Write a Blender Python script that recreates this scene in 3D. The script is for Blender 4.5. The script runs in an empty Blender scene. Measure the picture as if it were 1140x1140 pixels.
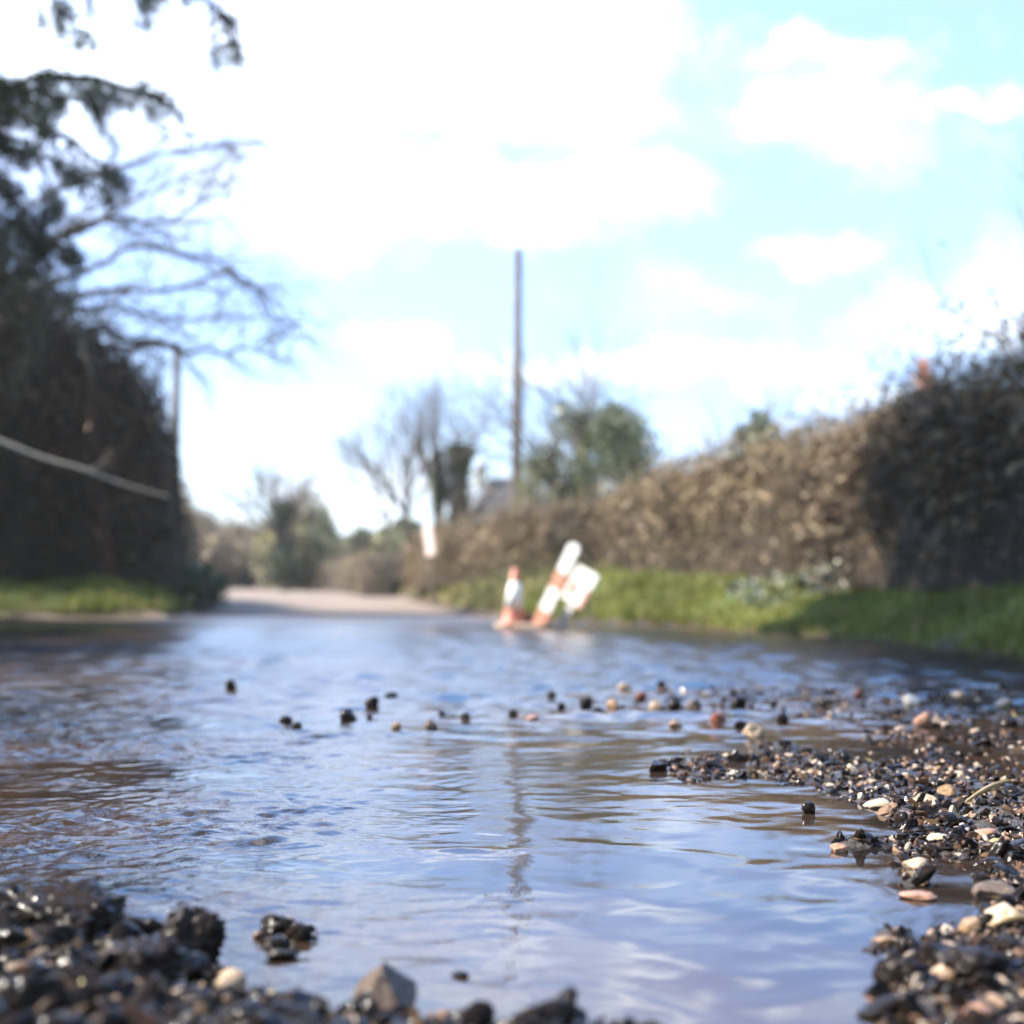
import bpy, math, random
import numpy as np
from math import radians, sin, cos, pi

# ------------------------------------------------------------------ camera, light, exposure
scene = bpy.context.scene
COL = scene.collection
FPX = 1600.0            # focal length in photo pixels (photo is 1140 px wide)
CAMZ = 0.40
HZ = 650.0              # horizon row in the photo
cam_d = bpy.data.cameras.new('camera')
cam = bpy.data.objects.new('camera', cam_d)
COL.objects.link(cam)
cam.location = (0, 0, CAMZ)
cam.rotation_euler = (radians(90), 0, 0)
cam_d.sensor_width = 36.0
cam_d.lens = 36.0 * FPX / 1140.0
cam_d.shift_y = (HZ - 570.0) / 1140.0
cam_d.clip_start = 0.05
cam_d.clip_end = 4000
cam_d.dof.use_dof = True
cam_d.dof.focus_distance = 2.35
cam_d.dof.aperture_fstop = 2.45
scene.camera = cam

SUN_AZ, SUN_EL = radians(-83), radians(40)      # azimuth from +Y towards +X
sund = bpy.data.lights.new('sun', 'SUN')
sund.energy = 5.0
sund.angle = radians(0.5)
sund.color = (1.0, 0.92, 0.79)
sun = bpy.data.objects.new('sun', sund)
COL.objects.link(sun)
SDIR = np.array([sin(SUN_AZ) * cos(SUN_EL), cos(SUN_AZ) * cos(SUN_EL), sin(SUN_EL)])
from mathutils import Vector, Matrix
sun.rotation_euler = Vector(SDIR).to_track_quat('Z', 'Y').to_euler()

scene.view_settings.view_transform = 'Standard'
scene.view_settings.look = 'None'
scene.view_settings.exposure = 1.65
scene.view_settings.gamma = 1.0
scene.view_settings.use_curve_mapping = False
try:
    scene.cycles.use_denoising = True
    scene.cycles.sample_clamp_indirect = 6.0
    scene.cycles.max_bounces = 6
    scene.cycles.caustics_reflective = False
    scene.cycles.caustics_refractive = False
except Exception:
    pass

world = bpy.data.worlds.new("World")
scene.world = world
world.use_nodes = True
wn = world.node_tree
wn.nodes.clear()
WSTR = 0.14
CLOUD = (11.2, 11.8, 12.4, 1)          # sunlit cloud radiance before the world strength
CLOUD_UNDER = (6.9, 8.0, 9.1, 1)       # thin or shaded parts of the cloud

def wnode(t, **kw):
    n = wn.nodes.new(t)
    for k, v in kw.items():
        setattr(n, k, v)
    return n

def build_world():
    L = wn.links.new
    out = wnode('ShaderNodeOutputWorld')
    bg = wnode('ShaderNodeBackground')
    bg.inputs['Strength'].default_value = WSTR
    L(bg.outputs[0], out.inputs[0])
    sky = wnode('ShaderNodeTexSky')
    sky.sky_type = 'NISHITA'
    sky.sun_disc = False
    sky.sun_elevation = SUN_EL
    sky.sun_rotation = SUN_AZ
    sky.air_density = 1.0
    sky.dust_density = 0.1
    sky.ozone_density = 1.6
    tc = wnode('ShaderNodeTexCoord')
    sep = wnode('ShaderNodeSeparateXYZ')
    L(tc.outputs['Generated'], sep.inputs[0])
    ymax = wnode('ShaderNodeMath', operation='MAXIMUM'); L(sep.outputs[1], ymax.inputs[0]); ymax.inputs[1].default_value = 0.08
    u = wnode('ShaderNodeMath', operation='DIVIDE'); L(sep.outputs[0], u.inputs[0]); L(ymax.outputs[0], u.inputs[1])
    v = wnode('ShaderNodeMath', operation='DIVIDE'); L(sep.outputs[2], v.inputs[0]); L(ymax.outputs[0], v.inputs[1])
    cmb = wnode('ShaderNodeCombineXYZ'); L(u.outputs[0], cmb.inputs[0]); L(v.outputs[0], cmb.inputs[1])
    # domain warp
    nz = wnode('ShaderNodeTexNoise'); nz.inputs['Scale'].default_value = 9.0; nz.inputs['Detail'].default_value = 7.0
    nz.inputs['Roughness'].default_value = 0.68
    L(cmb.outputs[0], nz.inputs['Vector'])
    sb = wnode('ShaderNodeVectorMath', operation='SUBTRACT'); L(nz.outputs['Color'], sb.inputs[0]); sb.inputs[1].default_value = (0.5, 0.5, 0.5)
    sc = wnode('ShaderNodeVectorMath', operation='SCALE'); L(sb.outputs[0], sc.inputs[0]); sc.inputs['Scale'].default_value = 0.10
    ad = wnode('ShaderNodeVectorMath', operation='ADD'); L(cmb.outputs[0], ad.inputs[0]); L(sc.outputs[0], ad.inputs[1])
    # clouds as (az, el) masses in the photograph's part of the sky: px, py, half width, half height
    blobs = [(440, 40, 330, 120), (350, 200, 240, 85), (90, 60, 260, 170), (705, 200, 120, 42),
             (600, 70, 190, 95), (900, 275, 75, 26), (530, 235, 170, 45), (1080, 365, 150, 55), (860, 405, 120, 32),
             (1200, 330, 120, 70), (620, 410, 230, 30), (420, 385, 90, 22), (340, 480, 130, 32), (640, 545, 700, 40),
             (40, 480, 140, 120), (1080, 105, 80, 20), (920, 55, 70, 26), (870, 125, 45, 34), (960, 130, 230, 110), (800, 330, 200, 60), (950, 440, 120, 24),
             (200, -360, 330, 150), (1350, -330, 200, 70), (-400, -100, 380, 300), (900, -480, 200, 45),
             (1700, 200, 300, 200), (560, -330, 120, 60), (980, -190, 150, 34), (640, -140, 170, 30)]
    acc = None
    for (px, py, a, b) in blobs:
        u0, v0, ra, rb = (px - 570) / FPX, (HZ - py) / FPX, a / FPX, b / FPX
        m = wnode('ShaderNodeVectorMath', operation='MULTIPLY_ADD')
        L(ad.outputs[0], m.inputs[0]); m.inputs[1].default_value = (1 / ra, 1 / rb, 0); m.inputs[2].default_value = (-u0 / ra, -v0 / rb, 0)
        ln = wnode('ShaderNodeVectorMath', operation='LENGTH'); L(m.outputs[0], ln.inputs[0])
        soft = 0.78 if py > 0 else 0.85
        mr = wnode('ShaderNodeMapRange')
        L(ln.outputs['Value'], mr.inputs['Value'])
        mr.inputs['From Min'].default_value = 1.9; mr.inputs['From Max'].default_value = 0.1
        dens = 1.05 if py > -50 else 0.72
        if (px, py) in ((960, 130), (800, 330), (1060, 100), (900, 60), (880, 110), (640, 530)):
            dens = 0.62
        mr.inputs['To Min'].default_value = 0.0; mr.inputs['To Max'].default_value = dens
        if acc is None:
            acc = mr.outputs[0]
        else:
            mx = wnode('ShaderNodeMath', operation='MAXIMUM'); L(acc, mx.inputs[0]); L(mr.outputs[0], mx.inputs[1]); acc = mx.outputs[0]
    nf = wnode('ShaderNodeTexNoise'); nf.inputs['Scale'].default_value = 14.0; nf.inputs['Detail'].default_value = 8.0; nf.inputs['Roughness'].default_value = 0.62
    L(ad.outputs[0], nf.inputs['Vector'])
    nm = wnode('ShaderNodeMath', operation='MULTIPLY_ADD'); L(nf.outputs[0], nm.inputs[0]); nm.inputs[1].default_value = 1.1; nm.inputs[2].default_value = -0.55
    na = wnode('ShaderNodeMath', operation='ADD'); L(acc, na.inputs[0]); L(nm.outputs[0], na.inputs[1])
    nr = wnode('ShaderNodeMapRange', interpolation_type='SMOOTHSTEP'); L(na.outputs[0], nr.inputs['Value']); nr.inputs['From Min'].default_value = 0.33; nr.inputs['From Max'].default_value = 1.45
    acc = nr.outputs[0]
    # scattered cloud over the rest of the sky
    n2 = wnode('ShaderNodeTexNoise'); n2.inputs['Scale'].default_value = 2.3; n2.inputs['Detail'].default_value = 7.0
    n2.inputs['Roughness'].default_value = 0.55
    L(tc.outputs['Generated'], n2.inputs['Vector'])
    r2 = wnode('ShaderNodeMapRange', interpolation_type='SMOOTHSTEP'); L(n2.outputs[0], r2.inputs['Value'])
    r2.inputs['From Min'].default_value = 0.55; r2.inputs['From Max'].default_value = 0.72
    lo = wnode('ShaderNodeVectorMath', operation='LENGTH')
    lm = wnode('ShaderNodeVectorMath', operation='MULTIPLY_ADD'); L(cmb.outputs[0], lm.inputs[0]); lm.inputs[1].default_value = (1, 1, 0); lm.inputs[2].default_value = (0, -0.3, 0)
    L(lm.outputs[0], lo.inputs[0])
    ro = wnode('ShaderNodeMapRange', interpolation_type='SMOOTHSTEP'); L(lo.outputs['Value'], ro.inputs['Value'])
    ro.inputs['From Min'].default_value = 0.65; ro.inputs['From Max'].default_value = 1.0
    mu = wnode('ShaderNodeMath', operation='MULTIPLY'); L(r2.outputs[0], mu.inputs[0]); L(ro.outputs[0], mu.inputs[1])
    mx = wnode('ShaderNodeMath', operation='MAXIMUM'); L(acc, mx.inputs[0]); L(mu.outputs[0], mx.inputs[1])
    # cloud body tone
    n3 = wnode('ShaderNodeTexNoise'); n3.inputs['Scale'].default_value = 6.0; n3.inputs['Detail'].default_value = 4.0
    L(ad.outputs[0], n3.inputs['Vector'])
    r3 = wnode('ShaderNodeMapRange'); L(n3.outputs[0], r3.inputs['Value']); r3.inputs['From Min'].default_value = 0.35; r3.inputs['From Max'].default_value = 0.62
    cc = wnode('ShaderNodeMix', data_type='RGBA'); L(r3.outputs[0], cc.inputs['Factor']); cc.inputs[6].default_value = CLOUD_UNDER; cc.inputs[7].default_value = CLOUD
    # clouds low in the sky are farther off and paler
    ce = wnode('ShaderNodeMapRange'); L(sep.outputs[2], ce.inputs['Value']); ce.inputs['From Min'].default_value = 0.10; ce.inputs['From Max'].default_value = 0.44
    ce.inputs['To Min'].default_value = 0.40; ce.inputs['To Max'].default_value = 1.15
    cs = wnode('ShaderNodeVectorMath', operation='SCALE'); L(cc.outputs[2], cs.inputs[0]); L(ce.outputs[0], cs.inputs['Scale'])
    tint = wnode('ShaderNodeMix', data_type='RGBA', blend_type='MULTIPLY'); tint.inputs['Factor'].default_value = 1.0
    L(sky.outputs[0], tint.inputs[6])
    hm = wnode('ShaderNodeMapRange'); L(sep.outputs[2], hm.inputs['Value']); hm.inputs['From Min'].default_value = 0.0; hm.inputs['From Max'].default_value = 0.36
    ht = wnode('ShaderNodeMix', data_type='RGBA'); L(hm.outputs[0], ht.inputs['Factor']); ht.inputs[6].default_value = (0.40, 0.48, 0.62, 1); ht.inputs[7].default_value = (0.96, 0.92, 1.12, 1)
    h2 = wnode('ShaderNodeMapRange'); L(sep.outputs[2], h2.inputs['Value']); h2.inputs['From Min'].default_value = 0.36; h2.inputs['From Max'].default_value = 0.62
    h3 = wnode('ShaderNodeMix', data_type='RGBA'); L(h2.outputs[0], h3.inputs['Factor']); L(ht.outputs[2], h3.inputs[6]); h3.inputs[7].default_value = (1.4, 2.25, 2.8, 1)
    h4 = wnode('ShaderNodeMapRange'); L(sep.outputs[2], h4.inputs['Value']); h4.inputs['From Min'].default_value = 0.60; h4.inputs['From Max'].default_value = 0.80
    yb = wnode('ShaderNodeMapRange'); L(sep.outputs[1], yb.inputs['Value']); yb.inputs['From Min'].default_value = 0.35; yb.inputs['From Max'].default_value = 0.0
    hx4 = wnode('ShaderNodeMath', operation='MAXIMUM'); L(h4.outputs[0], hx4.inputs[0]); L(yb.outputs[0], hx4.inputs[1])
    h5 = wnode('ShaderNodeMix', data_type='RGBA'); L(hx4.outputs[0], h5.inputs['Factor']); L(h3.outputs[2], h5.inputs[6]); h5.inputs[7].default_value = (0.85, 0.85, 0.8, 1)
    L(h5.outputs[2], tint.inputs[7])
    fin = wnode('ShaderNodeMix', data_type='RGBA'); L(mx.outputs[0], fin.inputs['Factor']); L(tint.outputs[2], fin.inputs[6]); L(cs.outputs[0], fin.inputs[7])
    L(fin.outputs[2], bg.inputs['Color'])
build_world()

# ------------------------------------------------------------------ helpers
def W(px, py, D):
    """design helper: a point of the real place, from where it was measured"""
    return np.array([(px - 570) / FPX * D, D, CAMZ + (HZ - py) / FPX * D])

def G(px, py):
    """point of the water plane"""
    D = CAMZ * FPX / (py - HZ)
    return np.array([(px - 570) / FPX * D, D])

def smooth(a, b, x):
    t = np.clip((x - a) / (b - a), 0, 1)
    return t * t * (3 - 2 * t)

_perm = np.random.RandomState(7).rand(64, 64, 64)
def vnoise(p):
    i = np.floor(p).astype(int); f = p - i; f = f * f * (3 - 2 * f)
    r = 0
    for dx in (0, 1):
        for dy in (0, 1):
            for dz in (0, 1):
                w = (f[..., 0] if dx else 1 - f[..., 0]) * (f[..., 1] if dy else 1 - f[..., 1]) * (f[..., 2] if dz else 1 - f[..., 2])
                r = r + w * _perm[(i[..., 0] + dx) & 63, (i[..., 1] + dy) & 63, (i[..., 2] + dz) & 63]
    return r * 2 - 1

def fbm(p, octv=4, gain=0.5):
    r = 0; a = 1; s = 0
    for k in range(octv):
        r = r + a * vnoise(p * (2.03 ** k) + 13.7 * k); s += a; a *= gain
    return r / s

def fbm2(x, y, scale, octv=4, gain=0.5, seed=0):
    return fbm(np.stack([x * scale + seed * 3.1, y * scale + seed * 7.7, np.full_like(x, seed * 1.3)], -1), octv, gain)

def mesh_np(name, V, F, sm=False):
    V = np.asarray(V, np.float32); F = np.asarray(F, np.int32)
    me = bpy.data.meshes.new(name)
    me.vertices.add(len(V)); me.vertices.foreach_set('co', V.ravel())
    k = F.shape[1]
    me.loops.add(F.size); me.loops.foreach_set('vertex_index', F.ravel())
    me.polygons.add(len(F))
    me.polygons.foreach_set('loop_start', np.arange(0, F.size, k, dtype=np.int32))
    me.polygons.foreach_set('use_smooth', np.full(len(F), sm))
    me.update(calc_edges=True)
    return me

def obj(name, me, m=None, parent=None, label=None, cat=None, group=None, kind=None, loc=None):
    o = bpy.data.objects.new(name, me)
    COL.objects.link(o)
    if m is not None and me is not None:
        me.materials.append(m)
    if parent is not None:
        o.parent = parent
    if loc is not None:
        o.location = loc
    if label: o['label'] = label
    if cat: o['category'] = cat
    if group: o['group'] = group
    if kind: o['kind'] = kind
    return o

def thing(name, label, cat, loc=(0, 0, 0), group=None):
    o = obj(name, None, label=label, cat=cat, group=group)
    o.location = loc
    return o

class MB:
    """collects triangles"""
    def __init__(s): s.V = []; s.F = []; s.n = 0
    def add(s, V, F):
        V = np.asarray(V, float); F = np.asarray(F, int)
        if F.shape[1] == 4:
            F = np.concatenate([F[:, [0, 1, 2]], F[:, [0, 2, 3]]])
        s.V.append(V); s.F.append(F + s.n); s.n += len(V)
    def tube(s, P, R, sides=6, cap=True):
        P = np.asarray(P, float); n = len(P); R = np.broadcast_to(np.asarray(R, float), (n,))
        T = np.gradient(P, axis=0); T /= np.linalg.norm(T, axis=1)[:, None] + 1e-9
        ref = np.array([0.31, 0.17, 0.93]) if abs(T[0] @ np.array([0.31, 0.17, 0.93])) < 0.9 else np.array([1.0, 0, 0])
        A = np.cross(T, ref); A /= np.linalg.norm(A, axis=1)[:, None] + 1e-9
        B = np.cross(T, A)
        th = np.arange(sides) * 2 * pi / sides
        V = (P[:, None] + R[:, None, None] * (np.cos(th)[None, :, None] * A[:, None] + np.sin(th)[None, :, None] * B[:, None])).reshape(-1, 3)
        i = np.arange(n - 1)[:, None] * sides; j = np.arange(sides)[None]; k = (j + 1) % sides
        F = np.stack([i + j, i + k, i + sides + k, i + sides + j], -1).reshape(-1, 4)
        s.add(V, F)
        if cap:
            for e, c in ((0, P[0]), (n - 1, P[-1])):
                VV = np.concatenate([V[e * sides:(e + 1) * sides], c[None]])
                jj = np.arange(sides); FF = np.stack([jj, (jj + 1) % sides, np.full(sides, sides)], -1)
                if e == 0: FF = FF[:, ::-1]
                s.add(VV, FF)
    def box(s, c, d, rot=None):
        c = np.asarray(c, float); d = np.asarray(d, float) / 2
        V = np.array([[x, y, z] for x in (-1, 1) for y in (-1, 1) for z in (-1, 1)], float) * d
        if rot is not None: V = V @ np.asarray(rot).T
        F = [[0, 1, 3, 2], [4, 6, 7, 5], [0, 4, 5, 1], [2, 3, 7, 6], [0, 2, 6, 4], [1, 5, 7, 3]]
        s.add(V + c, F)
    def lathe(s, prof, c=(0, 0, 0), sides=28):
        prof = np.asarray(prof, float); n = len(prof); th = np.arange(sides) * 2 * pi / sides
        V = np.stack([prof[:, 0:1] * np.cos(th), prof[:, 0:1] * np.sin(th), np.repeat(prof[:, 1:2], sides, 1)], -1).reshape(-1, 3) + np.asarray(c)
        i = np.arange(n - 1)[:, None] * sides; j = np.arange(sides)[None]; k = (j + 1) % sides
        s.add(V, np.stack([i + j, i + k, i + sides + k, i + sides + j], -1).reshape(-1, 4))
    def mesh(s, name, sm=False):
        return mesh_np(name, np.concatenate(s.V), np.concatenate(s.F), sm)

def bevel(o, w=0.005, seg=2):
    b = o.modifiers.new('bevel', 'BEVEL'); b.width = w; b.segments = seg; b.limit_method = 'ANGLE'; b.angle_limit = radians(35)

# ------------------------------------------------------------------ materials
def mat(name):
    m = bpy.data.materials.new(name); m.use_nodes = True
    nt = m.node_tree; b = nt.nodes['Principled BSDF']
    return m, nt, b

def ramp(nt, src, stops, interp='LINEAR'):
    r = nt.nodes.new('ShaderNodeValToRGB'); r.color_ramp.interpolation = interp
    e = r.color_ramp.elements
    while len(e) < len(stops): e.new(0.5)
    for k, (p, c) in enumerate(stops):
        e[k].position = p; e[k].color = (*c, 1)
    nt.links.new(src, r.inputs[0])
    return r.outputs[0]

def noise(nt, scale, detail=4, rough=0.55, coord='Object', vec=None):
    n = nt.nodes.new('ShaderNodeTexNoise'); n.inputs['Scale'].default_value = scale
    n.inputs['Detail'].default_value = detail; n.inputs['Roughness'].default_value = rough
    if vec is None:
        t = nt.nodes.new('ShaderNodeTexCoord'); vec = t.outputs[coord]
    nt.links.new(vec, n.inputs['Vector'])
    return n.outputs[0]

def bump(nt, b, src, strength, dist):
    n = nt.nodes.new('ShaderNodeBump'); n.inputs['Strength'].default_value = strength; n.inputs['Distance'].default_value = dist
    nt.links.new(src, n.inputs['Height']); nt.links.new(n.outputs[0], b.inputs['Normal'])
    return n

def mixc(nt, fac, a, b_, mode='MIX'):
    n = nt.nodes.new('ShaderNodeMix'); n.data_type = 'RGBA'; n.blend_type = mode
    for i, x in ((0, fac), (6, a), (7, b_)):
        if isinstance(x, (int, float)): n.inputs[i].default_value = x
        elif isinstance(x, tuple): n.inputs[i].default_value = (*x, 1)
        else: nt.links.new(x, n.inputs[i])
    return n.outputs[2]

def island(nt):
    g = nt.nodes.new('ShaderNodeNewGeometry'); return g.outputs['Random Per Island']

def flat_mat(name, stops, scale=5, rough=0.7, bstr=0.3, bdist=0.01, bscale=40, coat=0):
    m, nt, b = mat(name)
    c = ramp(nt, noise(nt, scale), stops); nt.links.new(c, b.inputs['Base Color'])
    b.inputs['Roughness'].default_value = rough
    b.inputs['Coat Weight'].default_value = coat
    if bstr: bump(nt, b, noise(nt, bscale), bstr, bdist)
    return m

def leaf_mat(name, stops, patch=((0.30, 0.55), (0.70, 1.5)), pscale=1.6, rough=0.6, trans=0.0):
    """leaf or twig colour varies from leaf to leaf and in larger patches"""
    m, nt, b = mat(name)
    c = ramp(nt, island(nt), stops)
    p = ramp(nt, noise(nt, pscale, 3), [(patch[0][0], (patch[0][1],) * 3), (patch[1][0], (patch[1][1],) * 3)])
    c = mixc(nt, 1.0, c, p, 'MULTIPLY')
    nt.links.new(c, b.inputs['Base Color']); b.inputs['Roughness'].default_value = rough
    if trans:
        t = nt.nodes.new('ShaderNodeBsdfTranslucent'); nt.links.new(c, t.inputs['Color'])
        mx = nt.nodes.new('ShaderNodeMixShader'); mx.inputs[0].default_value = trans
        nt.links.new(b.outputs[0], mx.inputs[1]); nt.links.new(t.outputs[0], mx.inputs[2])
        nt.links.new(mx.outputs[0], nt.nodes['Material Output'].inputs[0])
    return m

def stone_mat(name, stops, rough=(0.2, 0.5), bstr=0.28, bscale=110):
    m, nt, b = mat(name)
    c = ramp(nt, island(nt), stops, 'LINEAR')
    n = noise(nt, 130, 5, 0.65)
    c2 = mixc(nt, 1.0, c, ramp(nt, n, [(0.3, (0.55, 0.52, 0.5)), (0.7, (1.35, 1.3, 1.25))]), 'MULTIPLY')
    nt.links.new(c2, b.inputs['Base Color'])
    r = nt.nodes.new('ShaderNodeMapRange'); nt.links.new(noise(nt, 35, 3), r.inputs['Value'])
    r.inputs['From Min'].default_value = 0.35; r.inputs['From Max'].default_value = 0.65
    r.inputs['To Min'].default_value = rough[0]; r.inputs['To Max'].default_value = rough[1]
    nt.links.new(r.outputs[0], b.inputs['Roughness'])
    bn = bump(nt, b, noise(nt, bscale, 4, 0.7), bstr, 0.003); nt.links.new(bn.outputs[0], b.inputs['Coat Normal'])
    b.inputs['Specular IOR Level'].default_value = 0.03
    b.inputs['Coat Weight'].default_value = 0.5; b.inputs['Coat Roughness'].default_value = 0.12; b.inputs['Coat IOR'].default_value = 1.32
    return m

TAR = (0.008, 0.0055, 0.0045)
M = {}
M['gravel'] = stone_mat('wet_gravel', [(0.0, TAR), (0.48, (0.012, 0.008, 0.006)), (0.62, (0.035, 0.02, 0.013)), (0.73, (0.09, 0.055, 0.033)),
                                       (0.83, (0.15, 0.085, 0.055)), (0.89, (0.3, 0.21, 0.145)), (0.96, (0.38, 0.31, 0.25)), (1.0, (0.5, 0.44, 0.37))])
M['tar'] = stone_mat('wet_tarmac_lump', [(0, TAR), (1, (0.02, 0.014, 0.011))], rough=(0.2, 0.4), bstr=0.35, bscale=95)
M['stone_grey'] = stone_mat('grey_brown_stone', [(0, (0.09, 0.07, 0.058)), (1, (0.12, 0.095, 0.08))])
M['stone_tan'] = stone_mat('tan_stone', [(0, (0.22, 0.14, 0.08)), (1, (0.27, 0.18, 0.11))])
M['stone_pale'] = stone_mat('pale_stone', [(0, (0.36, 0.27, 0.19)), (1, (0.42, 0.33, 0.24))])
M['stone_white'] = stone_mat('white_stone', [(0, (0.75, 0.72, 0.68)), (1, (0.8, 0.77, 0.72))])
M['stone_red'] = stone_mat('red_brown_stone', [(0, (0.12, 0.045, 0.025)), (1, (0.16, 0.06, 0.035))])
M['stone_pink'] = stone_mat('pinkish_stone', [(0, (0.27, 0.15, 0.10)), (1, (0.33, 0.19, 0.13))])

def water_mat():
    m, nt, b = mat('puddle_water')
    t = nt.nodes.new('ShaderNodeTexCoord')
    mp = nt.nodes.new('ShaderNodeMapping'); nt.links.new(t.outputs['Object'], mp.inputs[0])
    murk = ramp(nt, noise(nt, 1.1, 4, 0.6, vec=mp.outputs[0]), [(0.38, (0.008, 0.008, 0.010)), (0.60, (0.05, 0.030, 0.018)), (0.72, (0.02, 0.014, 0.011))])
    nt.links.new(murk, b.inputs['Base Color'])
    ra = nt.nodes.new('ShaderNodeAttribute'); ra.attribute_name = 'ruffle'
    nt.links.new(ra.outputs['Fac'], b.inputs['Roughness'])
    b.inputs['IOR'].default_value = 1.5
    b.inputs['Specular IOR Level'].default_value = 0.6
    # fine capillary ripple, stronger where the water runs
    n1 = noise(nt, 42, 4, 0.55, vec=mp.outputs[0])
    n0 = noise(nt, 9, 3, 0.5, vec=mp.outputs[0])
    ad = nt.nodes.new('ShaderNodeMath'); ad.operation = 'MULTIPLY_ADD'; nt.links.new(n0, ad.inputs[0]); ad.inputs[1].default_value = 3.0; nt.links.new(n1, ad.inputs[2])
    at = nt.nodes.new('ShaderNodeAttribute'); at.attribute_name = 'flow'
    st = nt.nodes.new('ShaderNodeMapRange'); nt.links.new(at.outputs['Fac'], st.inputs['Value']); st.inputs['To Min'].default_value = 0.03; st.inputs['To Max'].default_value = 1.0
    bn = bump(nt, b, ad.outputs[0], 0.5, 0.0035)
    nt.links.new(st.outputs[0], bn.inputs['Strength'])
    return m
M['water'] = water_mat()

def road_mat():
    m, nt, b = mat('tarmac_road')
    t = nt.nodes.new('ShaderNodeTexCoord'); s = nt.nodes.new('ShaderNodeSeparateXYZ'); nt.links.new(t.outputs['Object'], s.inputs[0])
    big = noise(nt, 0.8, 4, 0.6)
    # dryness grows away from the puddle, with an uneven edge
    ad = nt.nodes.new('ShaderNodeMath'); ad.operation = 'MULTIPLY_ADD'; nt.links.new(big, ad.inputs[0]); ad.inputs[1].default_value = 5.0; nt.links.new(s.outputs[1], ad.inputs[2])
    dry = nt.nodes.new('ShaderNodeMapRange'); nt.links.new(ad.outputs[0], dry.inputs['Value']); dry.inputs['From Min'].default_value = 17.8; dry.inputs['From Max'].default_value = 19.4
    fine = noise(nt, 90, 5, 0.7)
    drycol = ramp(nt, fine, [(0.3, (0.15, 0.108, 0.078)), (0.7, (0.26, 0.195, 0.148))])
    drycol = mixc(nt, 1.0, drycol, ramp(nt, noise(nt, 0.5, 5, 0.6), [(0.3, (0.8,) * 3), (0.7, (1.15,) * 3)]), 'MULTIPLY')
    wetcol = ramp(nt, fine, [(0.3, (0.012, 0.011, 0.012)), (0.5, (0.035, 0.027, 0.024)), (0.62, (0.07, 0.05, 0.04)), (0.75, (0.16, 0.12, 0.1))])
    nt.links.new(mixc(nt, dry.outputs[0], wetcol, drycol), b.inputs['Base Color'])
    r = nt.nodes.new('ShaderNodeMapRange'); nt.links.new(dry.outputs[0], r.inputs['Value']); r.inputs['To Min'].default_value = 0.28; r.inputs['To Max'].default_value = 0.85
    nt.links.new(r.outputs[0], b.inputs['Roughness'])
    bump(nt, b, noise(nt, 150, 5, 0.7), 0.9, 0.006)
    return m
M['road'] = road_mat()

def ground_mat():
    m, nt, b = mat('verge_and_field')
    a = nt.nodes.new('ShaderNodeAttribute'); a.attribute_name = 'soil'
    grass = ramp(nt, noise(nt, 3, 5, 0.6), [(0.3, (0.045, 0.06, 0.018)), (0.55, (0.075, 0.11, 0.025)), (0.75, (0.15, 0.14, 0.06))])
    soil = ramp(nt, noise(nt, 14, 5, 0.6), [(0.3, (0.03, 0.018, 0.010)), (0.7, (0.085, 0.052, 0.03))])
    nt.links.new(mixc(nt, a.outputs['Fac'], grass, soil), b.inputs['Base Color'])
    b.inputs['Roughness'].default_value = 0.9
    bump(nt, b, noise(nt, 30, 5, 0.7), 0.8, 0.03)
    return m
M['ground'] = ground_mat()
M['hill'] = flat_mat('hill_fields', [(0.35, (0.035, 0.045, 0.02)), (0.5, (0.11, 0.12, 0.06)), (0.65, (0.06, 0.055, 0.035))], scale=0.035, rough=0.95, bstr=0)
M['grass'] = leaf_mat('grass_blades', [(0, (0.07, 0.095, 0.014)), (0.5, (0.17, 0.21, 0.035)), (0.8, (0.28, 0.27, 0.07)), (1, (0.4, 0.33, 0.16))], pscale=1.2, patch=((0.3, 0.7), (0.7, 1.35)), trans=0.3)
M['drygrass'] = leaf_mat('dry_grass_blades', [(0, (0.12, 0.12, 0.03)), (0.5, (0.24, 0.23, 0.08)), (1, (0.4, 0.33, 0.18))], pscale=1.2, trans=0.3)
M['hedge_tan'] = leaf_mat('brown_hedge_twigs', [(0, (0.09, 0.058, 0.032)), (0.45, (0.2, 0.135, 0.075)), (0.8, (0.33, 0.235, 0.135)), (0.93, (0.16, 0.15, 0.05)), (1, (0.42, 0.33, 0.21))], pscale=2.2, patch=((0.32, 0.5), (0.68, 1.5)))
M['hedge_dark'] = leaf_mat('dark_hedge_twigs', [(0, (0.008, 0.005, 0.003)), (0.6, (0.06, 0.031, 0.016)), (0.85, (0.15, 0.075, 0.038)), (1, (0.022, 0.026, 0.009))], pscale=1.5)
M['hedge_tan_shaded'] = leaf_mat('shaded_hedge_twigs', [(0, (0.035, 0.022, 0.013)), (0.5, (0.095, 0.06, 0.033)), (0.85, (0.18, 0.115, 0.063)), (1, (0.1, 0.1, 0.035))], pscale=2.0)  # darker copy of the tan twigs, the tree's shade put into the colour
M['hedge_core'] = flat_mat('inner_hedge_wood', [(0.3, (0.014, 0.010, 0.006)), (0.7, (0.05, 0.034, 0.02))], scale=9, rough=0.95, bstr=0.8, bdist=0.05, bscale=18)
M['ivy'] = leaf_mat('ivy_leaves', [(0, (0.02, 0.028, 0.01)), (0.7, (0.055, 0.07, 0.024)), (1, (0.13, 0.14, 0.06))], pscale=2.5, rough=0.4)
M['pale_leaf'] = leaf_mat('pale_shiny_leaves', [(0, (0.12, 0.14, 0.08)), (0.6, (0.22, 0.22, 0.15)), (1, (0.45, 0.44, 0.38))], pscale=3, rough=0.25)
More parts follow.
